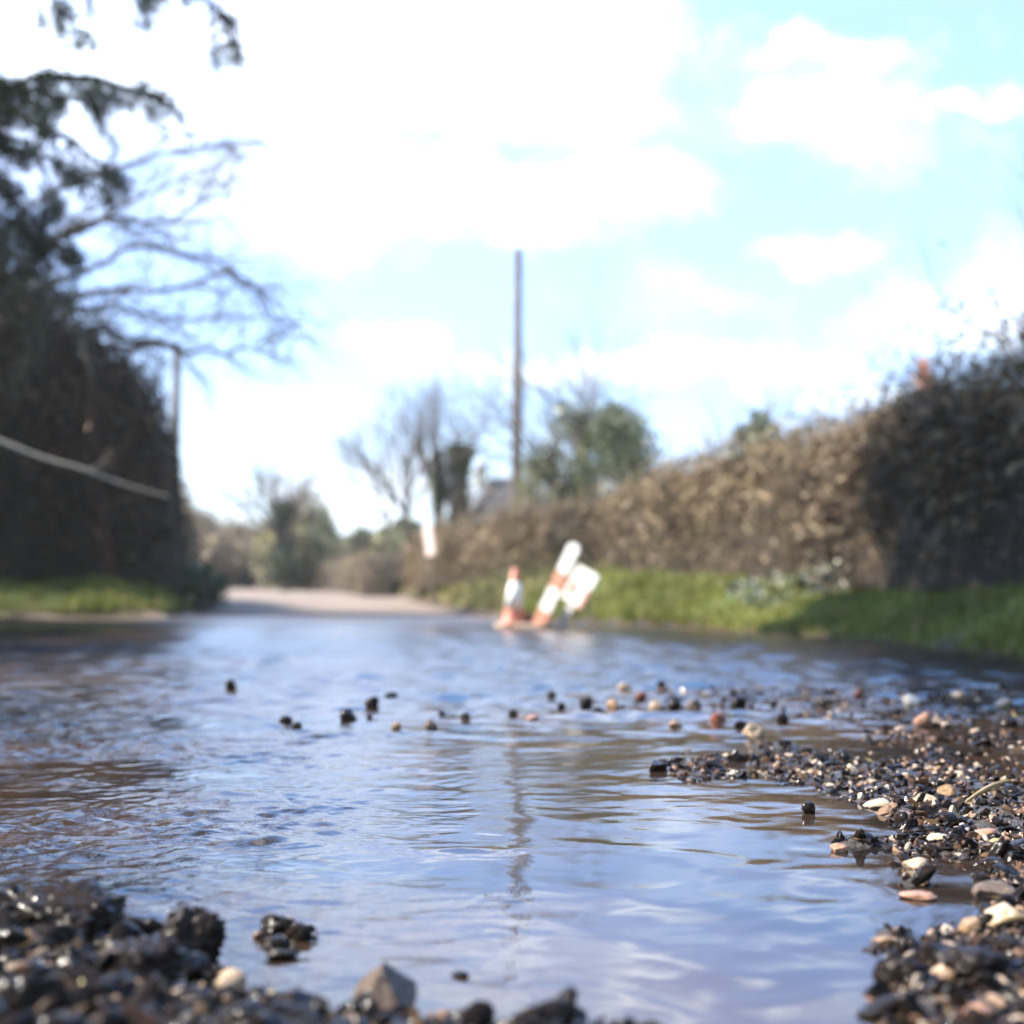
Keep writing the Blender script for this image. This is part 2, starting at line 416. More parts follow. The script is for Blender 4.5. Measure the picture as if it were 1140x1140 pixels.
M['evergreen'] = leaf_mat('evergreen_leaves', [(0, (0.07, 0.08, 0.03)), (0.5, (0.17, 0.18, 0.08)), (0.85, (0.3, 0.3, 0.16)), (1, (0.45, 0.45, 0.33))], pscale=1.4, rough=0.4)
M['conifer'] = leaf_mat('conifer_needles', [(0, (0.02, 0.024, 0.009)), (0.6, (0.055, 0.06, 0.022)), (1, (0.12, 0.1, 0.045))], pscale=1.5)
M['bark'] = flat_mat('grey_brown_bark', [(0.3, (0.07, 0.055, 0.04)), (0.7, (0.17, 0.14, 0.11))], scale=8, rough=0.9, bstr=0.7, bdist=0.02, bscale=25)
M['bark_red'] = flat_mat('reddish_bark', [(0.3, (0.04, 0.02, 0.014)), (0.7, (0.1, 0.05, 0.035))], scale=8, rough=0.9, bstr=0.7, bdist=0.02, bscale=25)
M['bark_pale'] = flat_mat('pale_dead_branch', [(0.3, (0.3, 0.27, 0.23)), (0.7, (0.45, 0.41, 0.36))], scale=8, rough=0.8, bstr=0.4, bdist=0.01)
M['twig'] = flat_mat('twig_bark', [(0.3, (0.07, 0.05, 0.036)), (0.7, (0.15, 0.11, 0.085))], scale=3, rough=0.8, bstr=0)
M['pole'] = flat_mat('weathered_pole_wood', [(0.3, (0.11, 0.09, 0.075)), (0.7, (0.24, 0.19, 0.16))], scale=3, rough=0.85, bstr=0.5, bscale=20)
M['orange'] = flat_mat('faded_orange_plastic', [(0.3, (0.42, 0.12, 0.07)), (0.7, (0.50, 0.19, 0.12))], scale=12, rough=0.5, bstr=0.05)
M['redstripe'] = flat_mat('red_reflective_sheet', [(0.3, (0.46, 0.17, 0.11)), (0.7, (0.55, 0.25, 0.17))], scale=14, rough=0.45, bstr=0)
M['whitep'] = flat_mat('white_reflective_sheet', [(0.3, (0.7, 0.69, 0.66)), (0.7, (0.82, 0.82, 0.82))], scale=14, rough=0.4, bstr=0)
M['greym'] = flat_mat('dirty_grey_metal', [(0.3, (0.4, 0.38, 0.38)), (0.7, (0.55, 0.52, 0.52))], scale=14, rough=0.5, bstr=0.1)
M['rubber'] = flat_mat('dusty_rubber', [(0.3, (0.28, 0.21, 0.16)), (0.7, (0.4, 0.31, 0.25))], scale=20, rough=0.8, bstr=0.2)
M['block_red'] = flat_mat('dark_red_brown', [(0.3, (0.07, 0.02, 0.014)), (0.7, (0.12, 0.04, 0.028))], scale=20, rough=0.9, bstr=0.5, bdist=0.006, bscale=80)
M['pinkboard'] = flat_mat('faded_pinkish_board', [(0.3, (0.66, 0.54, 0.5)), (0.7, (0.76, 0.66, 0.62))], scale=9, rough=0.6, bstr=0)
M['slate'] = flat_mat('slate_roof', [(0.3, (0.06, 0.055, 0.06)), (0.7, (0.12, 0.11, 0.115))], scale=4, rough=0.7, bstr=0.6, bdist=0.03, bscale=9)
M['rooftile'] = flat_mat('clay_roof_tile', [(0.3, (0.14, 0.09, 0.06)), (0.7, (0.22, 0.13, 0.09))], scale=4, rough=0.8, bstr=0.6, bdist=0.03, bscale=9)
M['brick'] = flat_mat('red_brick', [(0.3, (0.3, 0.12, 0.07)), (0.7, (0.42, 0.2, 0.12))], scale=9, rough=0.85, bstr=0.4)
M['pot'] = flat_mat('terracotta_pot', [(0.3, (0.55, 0.2, 0.1)), (0.7, (0.68, 0.28, 0.16))], scale=9, rough=0.7, bstr=0)
M['render'] = flat_mat('cream_house_render', [(0.3, (0.42, 0.37, 0.29)), (0.7, (0.55, 0.49, 0.39))], scale=3, rough=0.9, bstr=0.2)
M['glass'] = flat_mat('dark_window_glass', [(0.3, (0.02, 0.022, 0.025)), (0.7, (0.03, 0.033, 0.036))], scale=1, rough=0.05, bstr=0)
M['straw'] = flat_mat('straw', [(0.3, (0.3, 0.2, 0.08)), (0.7, (0.45, 0.33, 0.15))], scale=60, rough=0.5, bstr=0.2)

# ------------------------------------------------------------------ terrain
R_EDGE = [(3.6, -60), (3.4, 0), (3.05, 5), (2.72, 7.5), (2.5, 9.4), (2.12, 11.6), (1.55, 13.0), (0.55, 14.3), (-0.25, 16), (-0.75, 18.5), (-1.0, 21), (-2.2, 30), (-4.6, 45), (-9, 60), (-18, 74), (-40, 90)]
L_EDGE = [(-46, 70), (-26, 58), (-14, 46), (-8.2, 36), (-5.3, 27), (-4.3, 21), (-3.75, 17.2), (-3.9, 16.2), (-5.75, 15.7), (-6.3, 14.6), (-5.9, 11), (-5.4, 6), (-5.2, 0), (-5.2, -60)]
ROADPOLY = np.array(R_EDGE + L_EDGE, float)

def poly_sd(x, y, poly):
    """signed distance, negative inside"""
    d = np.full(x.shape, 1e9); ins = np.zeros(x.shape, bool)
    n = len(poly)
    for k in range(n):
        a = poly[k]; b = poly[(k + 1) % n]; e = b - a
        t = np.clip(((x - a[0]) * e[0] + (y - a[1]) * e[1]) / (e @ e), 0, 1)
        d = np.minimum(d, (x - a[0] - t * e[0]) ** 2 + (y - a[1] - t * e[1]) ** 2)
        if a[1] != b[1]:
            c = ((a[1] > y) != (b[1] > y)) & (x < (b[0] - a[0]) * (y - a[1]) / (b[1] - a[1]) + a[0])
            ins ^= c
    d = np.sqrt(d)
    return np.where(ins, -d, d)

def PP(pts): return np.array([G(*p) for p in pts])
BANK_R = PP([(925, 1190), (932, 1125), (958, 1085), (950, 1052), (1000, 1035), (1050, 1018), (1075, 990), (1050, 965), (985, 948), (960, 905), (905, 888), (850, 868), (780, 878), (728, 868),
             (712, 832), (790, 822), (850, 838), (905, 830), (880, 806), (770, 795), (650, 793), (585, 786), (600, 774), (740, 762), (1000, 762), (1180, 764), (1900, 775), (2600, 900), (2600, 1190)])
BANK_L = PP([(-1500, 985), (-400, 992), (20, 1003), (90, 1020), (180, 1042), (240, 1075), (290, 1105), (370, 1130), (450, 1126), (540, 1126), (690, 1130), (800, 1160), (925, 1185), (925, 1400), (-2200, 1400)])
ISLETS = [(955, 941, .085, .030), (1000, 962, .03, .02), (1005, 1042, .035, .03), (985, 1040, .02, .02), (318, 1040, .055, .045), (770, 850, .16, .20), (1020, 985, .05, .02), (870, 832, .1, .05)]

def ground_z(x, y):
    rd = poly_sd(x, y, ROADPOLY)
    zr = -0.035 + 0.0 * x
    zr = zr + 0.038 * smooth(12.4, 14.2, y + 0.35 * x * 0.0) + 0.02 * smooth(14, 18, y) + 0.13 * smooth(18, 45, y) + 0.12 * smooth(40, 90, y)
    near = y < 7
    # gravel banks around the puddle
    zb = np.zeros_like(x)
    m = (y < 8) & (np.abs(x) < 12) & (y > -2)
    xm, ym = x[m], y[m]
    f1 = fbm2(xm, ym, 7, 4, 0.55, 1); f2 = fbm2(xm, ym, 26, 3, 0.5, 2)
    sr = -poly_sd(xm, ym, BANK_R); sl = -poly_sd(xm, ym, BANK_L)
    far = smooth(3.0, 3.7, ym + 0.5 * smooth(.75, 1.1, xm))
    hr = 0.0385 * smooth(-0.09, 0.09, sr) * (1 - far) + 0.030 * smooth(-0.1, 0.25, sr) * far
    hr = hr + 0.030 * smooth(0.10, 0.40, sr) * (1 - smooth(1.7, 2.3, ym)) + 0.012 * smooth(.3, .8, sr) * (1 - far)
    hl = 0.040 * smooth(-0.05, 0.05, sl) + 0.026 * smooth(0.02, 0.16, sl) * smooth(-0.05, -0.35, xm)
    h = np.maximum(hr, hl)
    for (px, py, rx, ry) in ISLETS:
        c = G(px, py)
        h = np.maximum(h, 0.045 * np.exp(-(((xm - c[0]) / rx) ** 2 + ((ym - c[1]) / ry) ** 2) * 1.2))
    g = smooth(0.0, 0.03, h)
    f3 = fbm2(xm, ym, 14, 3, 0.5, 6)
    h = h + g * (0.010 * f1 * (1 + .7 * smooth(1.7, 2.4, ym)) + 0.011 * f3 * smooth(1.6, 2.2, ym) + 0.006 * f2) + 0.004 * f1
    zb[m] = h
    z = zr + zb
    bank = smooth(0.0, 1.15, rd) * 0.36 + 0.05 * smooth(0, 0.12, rd)
    left = (x < -3) & (y < 24)
    bank = bank * np.where(left, 0.82, 1.0)
    amp = smooth(0.05, 0.6, rd)
    z = np.where(rd > 0, np.maximum(zr, 0.0 * zr) * 0 + zr + 0.03 * smooth(0, .2, rd) + bank + amp * 0.05 * fbm2(x, y, 1.3, 4, 0.5, 4), z)
    z = z + 0.25 * smooth(60, 200, y) * smooth(0, 3, rd)
    return z, rd

def axis(lo, hi, d0, growth, dmax=60, start=-60.0, end=60.0):
    a = list(np.arange(lo, hi, d0)); d = d0
    while a[-1] < end: d = min(d * growth, dmax); a.append(a[-1] + d)
    b = [lo]; d = d0
    while b[-1] > start: d = min(d * growth, dmax); b.append(b[-1] - d)
    return np.array(b[1:][::-1] + a)

xs = axis(-1.1, 1.5, 0.011, 1.045, 80, -1600, 1600)
ys = axis(1.15, 2.9, 0.011, 1.028, 60, -60, 1700)
X, Y = np.meshgrid(xs, ys)
Z, RD = ground_z(X, Y)
V = np.stack([X, Y, Z], -1).reshape(-1, 3)
nx, ny = len(xs), len(ys)
i = np.arange(ny - 1)[:, None] * nx; j = np.arange(nx - 1)[None]
F = np.stack([i + j, i + j + 1, i + nx + j + 1, i + nx + j], -1).reshape(-1, 4)
rdf = RD.reshape(-1)[F].mean(1)
def sub(name, sel, m):
    f = F[sel]; u, inv = np.unique(f, return_inverse=True)
    me = mesh_np(name, V[u], inv.reshape(f.shape), True)
    o = obj(name, me, m, kind='structure')
    return o, me, u
road, road_me, _ = sub('road', rdf < 0.0, M['road'])
ground, ground_me, gu = sub('ground', rdf >= 0.0, M['ground'])
a = ground_me.attributes.new('soil', 'FLOAT', 'POINT')
rr = RD.reshape(-1)[gu]; gx, gy = V[gu, 0], V[gu, 1]
soil = 1 - smooth(0.10, 0.30, rr + 0.22 * fbm2(gx, gy, 2.2, 4, 0.55, 9))
a.data.foreach_set('value', soil.astype(np.float32))

def gz(x, y):
    x = np.atleast_1d(np.asarray(x, float)); y = np.atleast_1d(np.asarray(y, float))
    return ground_z(x, y)[0]

# distant hill
hx = np.linspace(-700, 900, 160); hv = np.linspace(0, 1, 26)
HX, HV = np.meshgrid(hx, hv)
crest = 17 + 3.5 * np.sin(HX / 170 + 0.6) + 2.5 * fbm2(HX, HX * 0, 0.012, 3, 0.5, 3)
HYY = 330 + 260 * HV
HZZ = -1 + (crest + 1) * np.sin(HV * pi * 0.62) + 1.2 * fbm2(HX, HYY, 0.03, 4, 0.5, 5)
n1, n2_ = HX.shape
i = np.arange(n1 - 1)[:, None] * n2_; j = np.arange(n2_ - 1)[None]
obj('hill', mesh_np('hill', np.stack([HX, HYY, HZZ], -1).reshape(-1, 3), np.stack([i + j, i + j + 1, i + n2_ + j + 1, i + n2_ + j], -1).reshape(-1, 4), True), M['hill'], kind='structure')

# ------------------------------------------------------------------ water
rng = np.random.RandomState(11)
wx = axis(-1.25, 1.15, 0.0036, 1.03, 0.4, -12, 4.2)
D = 0.55; wyl = []
while D < 17.5:
    wyl.append(D)
    D += min(D * D / 640 * (0.5 if D < 3 else 0.36), 0.10) if D > 0.9 else 0.01
wy = np.array(wyl)
WX, WY = np.meshgrid(wx, wy)
dW = np.gradient(wy)[:, None] * np.ones_like(WX)
dX = np.gradient(wx)[None, :] * np.ones_like(WX)
px_ = 570 + WX / WY * FPX; py_ = HZ + CAMZ * FPX / WY
flow = smooth(0.10, -0.55, WX + 0.18 * fbm2(WX, WY, 2.2, 3, 0.5, 21) + 0.10 * (WY - 2.2)) * (0.35 + 0.65 * smooth(1.35, 1.9, WY))
flow = flow * np.clip(0.62 + 1.1 * fbm2(WX, WY * 1.8, 1.6, 3, 0.5, 33), 0.12, 1.2)
flow = np.clip(flow * (1 - smooth(3.6, 5.6, WY)) + 0.25 * smooth(3.6, 5.6, WY) + 0.09 * smooth(2.2, 3.0, WY), 0, 1.15)
zz = np.zeros_like(WX)
FAR_SLOPE = 0.13
wxp = WX + 0.06 * fbm2(WX, WY, 5, 3, 0.5, 41); wyp = WY + 0.06 * fbm2(WX, WY, 5, 3, 0.5, 42)
def res(l): return smooth(2.2, 4.5, l / np.maximum(dW, dX * 0.7))
# calm long ripples everywhere
for k in range(26):
    l = rng.uniform(0.06, 0.30); th = rng.normal(pi / 2, 1.2); ph = rng.uniform(0, 2 * pi)
    kx, ky = cos(th) * 2 * pi / l, sin(th) * 2 * pi / l
    zz += 0.0042 * l / 0.1 / (26 ** .5) * 0.10 * np.sin(kx * wxp + ky * wyp + ph) * res(l) * (0.5 + 0.5 * smooth(-0.3, 0.3, fbm2(WX, WY, 3, 2, .5, 50 + k % 4)))
# running water: crossing ridged ripples
for k in range(34):
    l = float(np.exp(rng.uniform(np.log(0.02), np.log(0.16)))); th = rng.normal(pi / 2 + 0.25, 0.6); ph = rng.uniform(0, 2 * pi)
    kx, ky = cos(th) * 2 * pi / l, sin(th) * 2 * pi / l
    s = np.sin(kx * wxp * 1.0 + ky * wyp + ph)
    zz += flow * 0.0042 * (l / 0.1) / (34 ** .5) * 0.85 * (s + 0.25 * np.cos(2 * (kx * wxp + ky * wyp + ph))) * res(l)
zz += flow * 0.0042 * fbm2(wxp * 0.75, wyp * 1.25, 15, 4, 0.5, 61) * smooth(6, 3.5, WY)
zz += (0.3 + flow) * 0.0020 * (1 - 2 * np.abs(fbm2(wxp * 0.6 + .3 * wyp, wyp * 1.3, 11, 3, 0.5, 63))) * smooth(4.5, 2.8, WY) * smooth(0.3, -0.3, WX)
# wind ruffle over the open far part
for k in range(40):
    l = float(np.exp(rng.uniform(np.log(0.07), np.log(0.6)))); th = rng.normal(pi / 2 - 0.15, 0.7); ph = rng.uniform(0, 2 * pi)
    kx, ky = cos(th) * 2 * pi / l, sin(th) * 2 * pi / l
    zz += smooth(3.0, 5.2, WY) * smooth(13.6, 13.0, WY) * FAR_SLOPE * l / (2 * pi) * (2 / 40) ** .5 * np.sin(kx * wxp + ky * wyp + ph) * res(l)
# water humping over things just below the surface
for (px, py, rx, ry, h, lam) in [(305, 940, .075, .035, .012, .03), (250, 925, .05, .03, .005, .02), (512, 948, .055, .02, .0045, .03), (240, 884, .11, .035, .006, .03), (395, 880, .14, .04, .004, .04),
                                 (60, 870, .09, .05, .007, .03), (420, 855, .07, .05, .004, .03), (570, 1004, .02, .008, .003, .02), (130, 905, .12, .05, .006, .03)]:
    c = G(px, py); u_ = (WX - c[0]) / rx; v_ = (WY - c[1]) / ry; r2_ = u_ ** 2 + v_ ** 2
    zz += h * np.exp(-r2_ * 1.2) + h * 0.03 * np.exp(-r2_ * 0.16) * np.sin(np.sqrt((wxp - c[0]) ** 2 + ((wyp - c[1]) * 1.3) ** 2 + 1e-5) * 2 * pi / lam) * res(lam)
V_w = np.stack([WX, WY, zz], -1).reshape(-1, 3)
n1, n2_ = WX.shape
i = np.arange(n1 - 1)[:, None] * n2_; j = np.arange(n2_ - 1)[None]
Fw = np.stack([i + j, i + j + 1, i + n2_ + j + 1, i + n2_ + j], -1).reshape(-1, 4)
water_me = mesh_np('water', V_w, Fw, True)
water = obj('water', water_me, M['water'], kind='structure')
a = water_me.attributes.new('flow', 'FLOAT', 'POINT'); a.data.foreach_set('value', flow.reshape(-1).astype(np.float32))
ruf = 0.02 + 0.05 * smooth(2.2, 3.6, WY) + 0.13 * smooth(3.9, 6.2, WY)
a = water_me.attributes.new('ruffle', 'FLOAT', 'POINT'); a.data.foreach_set('value', ruf.reshape(-1).astype(np.float32))

# ------------------------------------------------------------------ rocks
def leaves(P, size, aspect, r, up=0.0, N=None):
    """one rhombic leaf per point"""
    n = len(P)
    a = r.normal(size=(n, 3)); a[:, 2] += up; a /= np.linalg.norm(a, axis=1)[:, None]
    b = r.normal(size=(n, 3)); b -= (b * a).sum(1)[:, None] * a; b /= np.linalg.norm(b, axis=1)[:, None]
    s = (size * np.exp(r.normal(0, 0.3, n)))[:, None]
    V = np.stack([P - a * s, P + b * s * aspect, P + a * s, P - b * s * aspect], 1).reshape(-1, 3)
    k = np.arange(n)[:, None] * 4
    F = np.concatenate([k + np.array([[0, 1, 2]]), k + np.array([[0, 2, 3]])])
    return V, F

def ico(sub):
    import bmesh
    bm = bmesh.new(); bmesh.ops.create_icosphere(bm, subdivisions=sub, radius=1)
    V = np.array([v.co[:] for v in bm.verts]); F = np.array([[v.index for v in f.verts] for f in bm.faces]); bm.free()
    return V, F
ICO = {s: ico(s) for s in (1, 2, 3, 4, 5)}
def rock(seed, sub, planes=9, lo=0.5, hi=0.85, rough=0.0):
    r = np.random.RandomState(seed); V, F = ICO[sub]; V = V.copy()
    for k in range(planes):
        n = r.normal(size=3); n /= np.linalg.norm(n); d = r.uniform(lo, hi)
        V -= np.maximum(0, V @ n - d)[:, None] * n
    if rough:
        V += (V / np.linalg.norm(V, axis=1)[:, None]) * (rough * fbm(V * 2.3 + seed, 5, 0.6))[:, None]
    return V, F
TPL = {s: [rock(100 + k, s, 9, 0.38, 0.82) for k in range(10)] for s in (1, 2, 3)}

def rand_rot(n, r, tilt=1.0):
    q = r.normal(size=(n, 4)); q[:, 1:3] *= tilt; q /= np.linalg.norm(q, axis=1)[:, None]
    w, x, y, z = q.T
    return np.stack([1 - 2 * (y * y + z * z), 2 * (x * y - z * w), 2 * (x * z + y * w), 2 * (x * y + z * w), 1 - 2 * (x * x + z * z), 2 * (y * z - x * w),
                     2 * (x * z - y * w), 2 * (y * z + x * w), 1 - 2 * (x * x + y * y)], -1).reshape(n, 3, 3)

def scatter(P, S, sub, r, tilt=0.45):
    n = len(P); Vs, Fs = [], []; off = 0
    R = rand_rot(n, r, tilt); t = r.randint(0, 10, n)
    for k in range(10):
        sel = np.where(t == k)[0]
        if not len(sel): continue
        TV, TF = TPL[sub][k]
        A = TV[None] * S[sel][:, None, :]
        A = np.einsum('nij,nvj->nvi', R[sel], A) + P[sel][:, None]
        Vs.append(A.reshape(-1, 3)); Fs.append((TF[None] + (np.arange(len(sel)) * len(TV))[:, None, None] + off).reshape(-1, 3)); off += len(sel) * len(TV)
    return np.concatenate(Vs), np.concatenate(Fs)

def bank_pts(n, x0, x1, y0, y1, zmin, r, keepfn=None):
    x = r.uniform(x0, x1, n); y = np.sqrt(r.uniform(y0 ** 2, y1 ** 2, n)) if False else r.uniform(y0, y1, n)
    z, rd = ground_z(x, y)
    k = (z > zmin + r.uniform(-0.008, 0.002, n)) & (rd < -0.02)
    return x[k], y[k], z[k]

r = np.random.RandomState(5)
def gravel(name, label, x0, x1, y0, y1, n, size, sub, zmin=-0.006, up=0.25):
    x, y, z = bank_pts(n, x0, x1, y0, y1, zmin, r)
    s = size * 0.92 * np.exp(r.normal(0, 0.55, len(x)))
    s = np.minimum(s, size * 2.2)
    S = s[:, None] * np.stack([r.uniform(0.8, 1.35, len(x)), r.uniform(0.7, 1.1, len(x)), r.uniform(0.36, 0.68, len(x))], -1)
    P = np.stack([x, y, z + s * r.uniform(-0.2, up + 0.08, len(x))], -1)
    Vv, Ff = scatter(P, S, sub, r)
    return (Vv, Ff)

def merge(parts):
    off = 0; V = []; F = []
    for v, f in parts:
        V.append(v); F.append(f + off); off += len(v)
    return np.concatenate(V), np.concatenate(F)

pr = [gravel('g', '', 0.30, 1.25, 1.12, 2.3, 17000, 0.0048, 2),
      gravel('g', '', 0.25, 1.6, 2.3, 3.9, 15000, 0.0066, 1, -0.004),
      gravel('g', '', -0.1, 2.3, 3.6, 5.8, 4200, 0.0092, 1, -0.008),
      gravel('g', '', 0.35, 1.2, 1.2, 2.6, 700, 0.0095, 3, -0.002)]
TPL[33] = [rock(900 + k, 3, 6, .5, .85, .3) for k in range(10)]
v, f = merge([gravel('g', '', 0.28, 1.1, 1.15, 2.4, 1500, 0.0088, 33, -0.004), gravel('g', '', 0.2, 1.6, 2.4, 3.9, 500, 0.010, 33, -0.004)])
obj('tarmac_crumbs', mesh_np('crumbs', v, f, True), M['tar'], label='black wet tarmac crumbs mixed through the right gravel bank', cat='gravel', kind='stuff')
v, f = merge([gravel('g', '', -0.9, 0.35, 1.1, 1.8, 2600, 0.0125, 33, -0.0)])
obj('tarmac_crumbs', mesh_np('crumbs', v, f, True), M['tar'], label='black wet tarmac crumbs piled on the near left gravel bank', cat='gravel', kind='stuff')
v, f = merge(pr)
obj('gravel', mesh_np('gravel', v, f, False), M['gravel'], label='wet mixed gravel bank of dark chips and tan stones along right of puddle', cat='gravel', kind='stuff')
pl = [gravel('g', '', -0.95, 0.4, 1.05, 1.85, 8000, 0.0065, 2),
      gravel('g', '', -0.9, 0.3, 1.1, 1.7, 450, 0.0115, 3, -0.0)]
v, f = merge(pl)
obj('gravel', mesh_np('gravel', v, f, False), M['gravel'], label='wet black and brown gravel bank at the near left edge of puddle', cat='gravel', kind='stuff')

# individual stones: px, py of base centre, width px, height ratio, material, label
STONES = [
 (257, 768, 13, 1.1, 'tar', 'small dark stone alone far out in the puddle, leftmost of all'),
 (318, 806, 16, .75, 'tar', 'dark stone with glinting top, left half of a touching pair in open water'),
 (330, 809, 13, .55, 'tar', 'low dark stone, right half of a touching pair in open water'),
 (388, 802, 20, .85, 'tar', 'round black stone standing left of a slightly farther black stone in open water'),
 (414, 788, 17, .95, 'tar', 'round black stone, highest of the dark stones near the puddle middle'),
 (436, 776, 16, .45, 'tar', 'flat dark stone lying behind the round black stone in open water'),
 (411, 800, 8, .8, 'tar', 'tiny dark chip just in front of the round black stone'),
 (441, 811, 12, .7, 'stone_tan', 'small tan pebble between black stones in open water'),
 (480, 812, 15, .9, 'stone_grey', 'two-toned stone, black with a tan side, right of the tan pebble'),
 (518, 801, 11, .9, 'tar', 'small dark stone, rightmost of the open water group'),
 (492, 796, 8, .8, 'tar', 'tiny dark stone between the two-toned stone and the puddle middle'),
 (527, 778, 6, .8, 'tar', 'tiny far dark chip left of the pole reflection'),
 (571, 797, 11, .8, 'tar', 'small dark stone beside the pole reflection'),
 (593, 802, 14, .5, 'stone_pink', 'low pinkish pebble beside the pole reflection'),
 (614, 778, 11, 1.0, 'tar', 'small black stone at the left tip of the far gravel spit'),
 (625, 789, 10, .9, 'tar', 'slim dark stone on the far gravel spit'),
 (653, 790, 15, 1.2, 'tar', 'upright black stone joined to a flat one on the far spit'),
 (665, 793, 15, .55, 'tar', 'flat black stone against the upright one on the far spit'),
 (682, 788, 13, .9, 'stone_tan', 'small tan stone in middle of the far spit'),
 (695, 770, 15, .8, 'stone_pale', 'pale stone at the back of the far spit'),
 (713, 780, 12, 1.0, 'stone_red', 'dark red stone behind the spit pebbles'),
 (736, 765, 10, .9, 'tar', 'dark stone farthest out behind the spit'),
 (731, 790, 17, .7, 'stone_pale', 'pale orange pebble among small dark stones on the spit'),
 (752, 790, 13, 1.0, 'tar', 'dark stone just right of the pale orange pebble'),
 (772, 788, 20, .6, 'stone_grey', 'broad grey-brown stone on the spit'),
 (752, 809, 16, .5, 'stone_tan', 'low orange-tan pebble in shallow water before the spit'),
 (822, 788, 18, .95, 'tar', 'black rounded stone standing highest on the right spit'),
 (800, 804, 20, .65, 'stone_red', 'wedge-shaped red-brown stone on the right spit'),
 (824, 810, 15, .7, 'tar', 'low dark stone just left of the big pale pebble'),
 (838, 820, 24, .85, 'stone_pale', 'big pale cream pebble on the spit above the dark gravel tongue'),
 (871, 804, 14, .9, 'tar', 'dark stone right of the big pale pebble'),
 (920, 787, 17, .7, 'tar', 'dark squat stone near the far right gravel edge'),
 (955, 777, 14, 1.0, 'stone_red', 'brown stone at far edge of the right gravel'),
 (1014, 786, 18, .95, 'stone_white', 'bright white pebble on the far right gravel'),
 (1026, 808, 19, .95, 'stone_pink', 'pinkish brown stone just below the white pebble'),
 (1122, 811, 22, .8, 'tar', 'dark rounded stone near right edge of gravel'),
 (1066, 778, 14, .7, 'stone_pale', 'pale pebble between the white pebble and the right edge'),
 (1118, 787, 20, .6, 'stone_pale', 'flat pale stone at far right of gravel'),
 (900, 905, 17, .9, 'tar', 'dark upright chip at tip of the right gravel shore'),
 (1028, 898, 30, .5, 'stone_pale', 'smooth pale oval pebble lying in front of the straw'),
 (1055, 885, 24, .6, 'stone_tan', 'tan pebble touching the smooth pale oval one'),
 (978, 899, 34, .35, 'stone_pale', 'long flat pale stone at the shore of the right gravel'),
 (1046, 944, 28, .5, 'stone_pale', 'bright cream pebble beside the dark islet of gravel'),
 (1020, 966, 30, .45, 'stone_pale', 'cream pebble lying alone in shallow water below the islet'),
 (934, 947, 20, .5, 'stone_pink', 'pinkish pebble at the left end of the gravel islet'),
 (1098, 935, 30, .5, 'stone_pink', 'broad pale pink stone at right of the gravel'),
 (1082, 1040, 26, .8, 'stone_tan', 'tan upright pebble on the near right mound'),
 (1118, 1030, 56, .5, 'stone_pale', 'long pale stone leaning on the near right mound'),
 (1022, 1000, 42, .22, 'stone_pink', 'thin flat pink stone awash near the right mound'),
 (985, 1050, 30, .35, 'stone_tan', 'flat tan stone awash at left of the right mound'),
 (1090, 1135, 34, .6, 'stone_pink', 'orange pink stone at the bottom right corner'),
 (215, 1068, 78, .95, 'tar', 'big black jagged tarmac lump at the left bank water edge'),
 (72, 1062, 150, .5, 'tar', 'widest black tarmac lump on top of the left bank'),
 (30, 1052, 40, .6, 'stone_red', 'red-brown stone on the far left of the left bank'),
 (255, 1110, 42, .8, 'stone_pale', 'round cream pebble on the left bank below the jagged lump'),
 (428, 1118, 72, .8, 'stone_grey', 'grey pyramid-shaped stone pointing up from the near water edge'),
 (306, 1055, 36, .45, 'tar', 'lower left lump of the small wet clump in water'),
 (333, 1045, 32, .7, 'tar', 'upper right glinting lump of the small wet clump in water'),
 (316, 1066, 38, .35, 'tar', 'lowest flat lump of the small wet clump in water'),
 (512, 1087, 22, .35, 'tar', 'single flat dark chip poking out near the bottom middle'),
 (637, 1136, 34, .7, 'tar', 'black stone at the bottom edge right of the pyramid stone'),
 (160, 1110, 120, .5, 'tar', 'black tarmac lump in the middle of the left bank'),
 (45, 1125, 70, .45, 'stone_tan', 'tan pebble near the bottom left corner'),
 (330, 1138, 70, .5, 'tar', 'dark lump at the bottom edge between cream pebble and pyramid stone'),
 (1000, 1095, 60, .6, 'tar', 'dark lump at the left foot of the near right mound'),
 (1085, 1085, 90, .4, 'tar', 'broad black lump in the middle of the near right mound'),
 (733, 858, 24, .55, 'tar', 'black glinting lump at left tip of the dark gravel tongue'),
 (1105, 1000, 46, .5, 'stone_grey', 'grey-brown lump at the back of the near right mound'),
]
rs = np.random.RandomState(77)
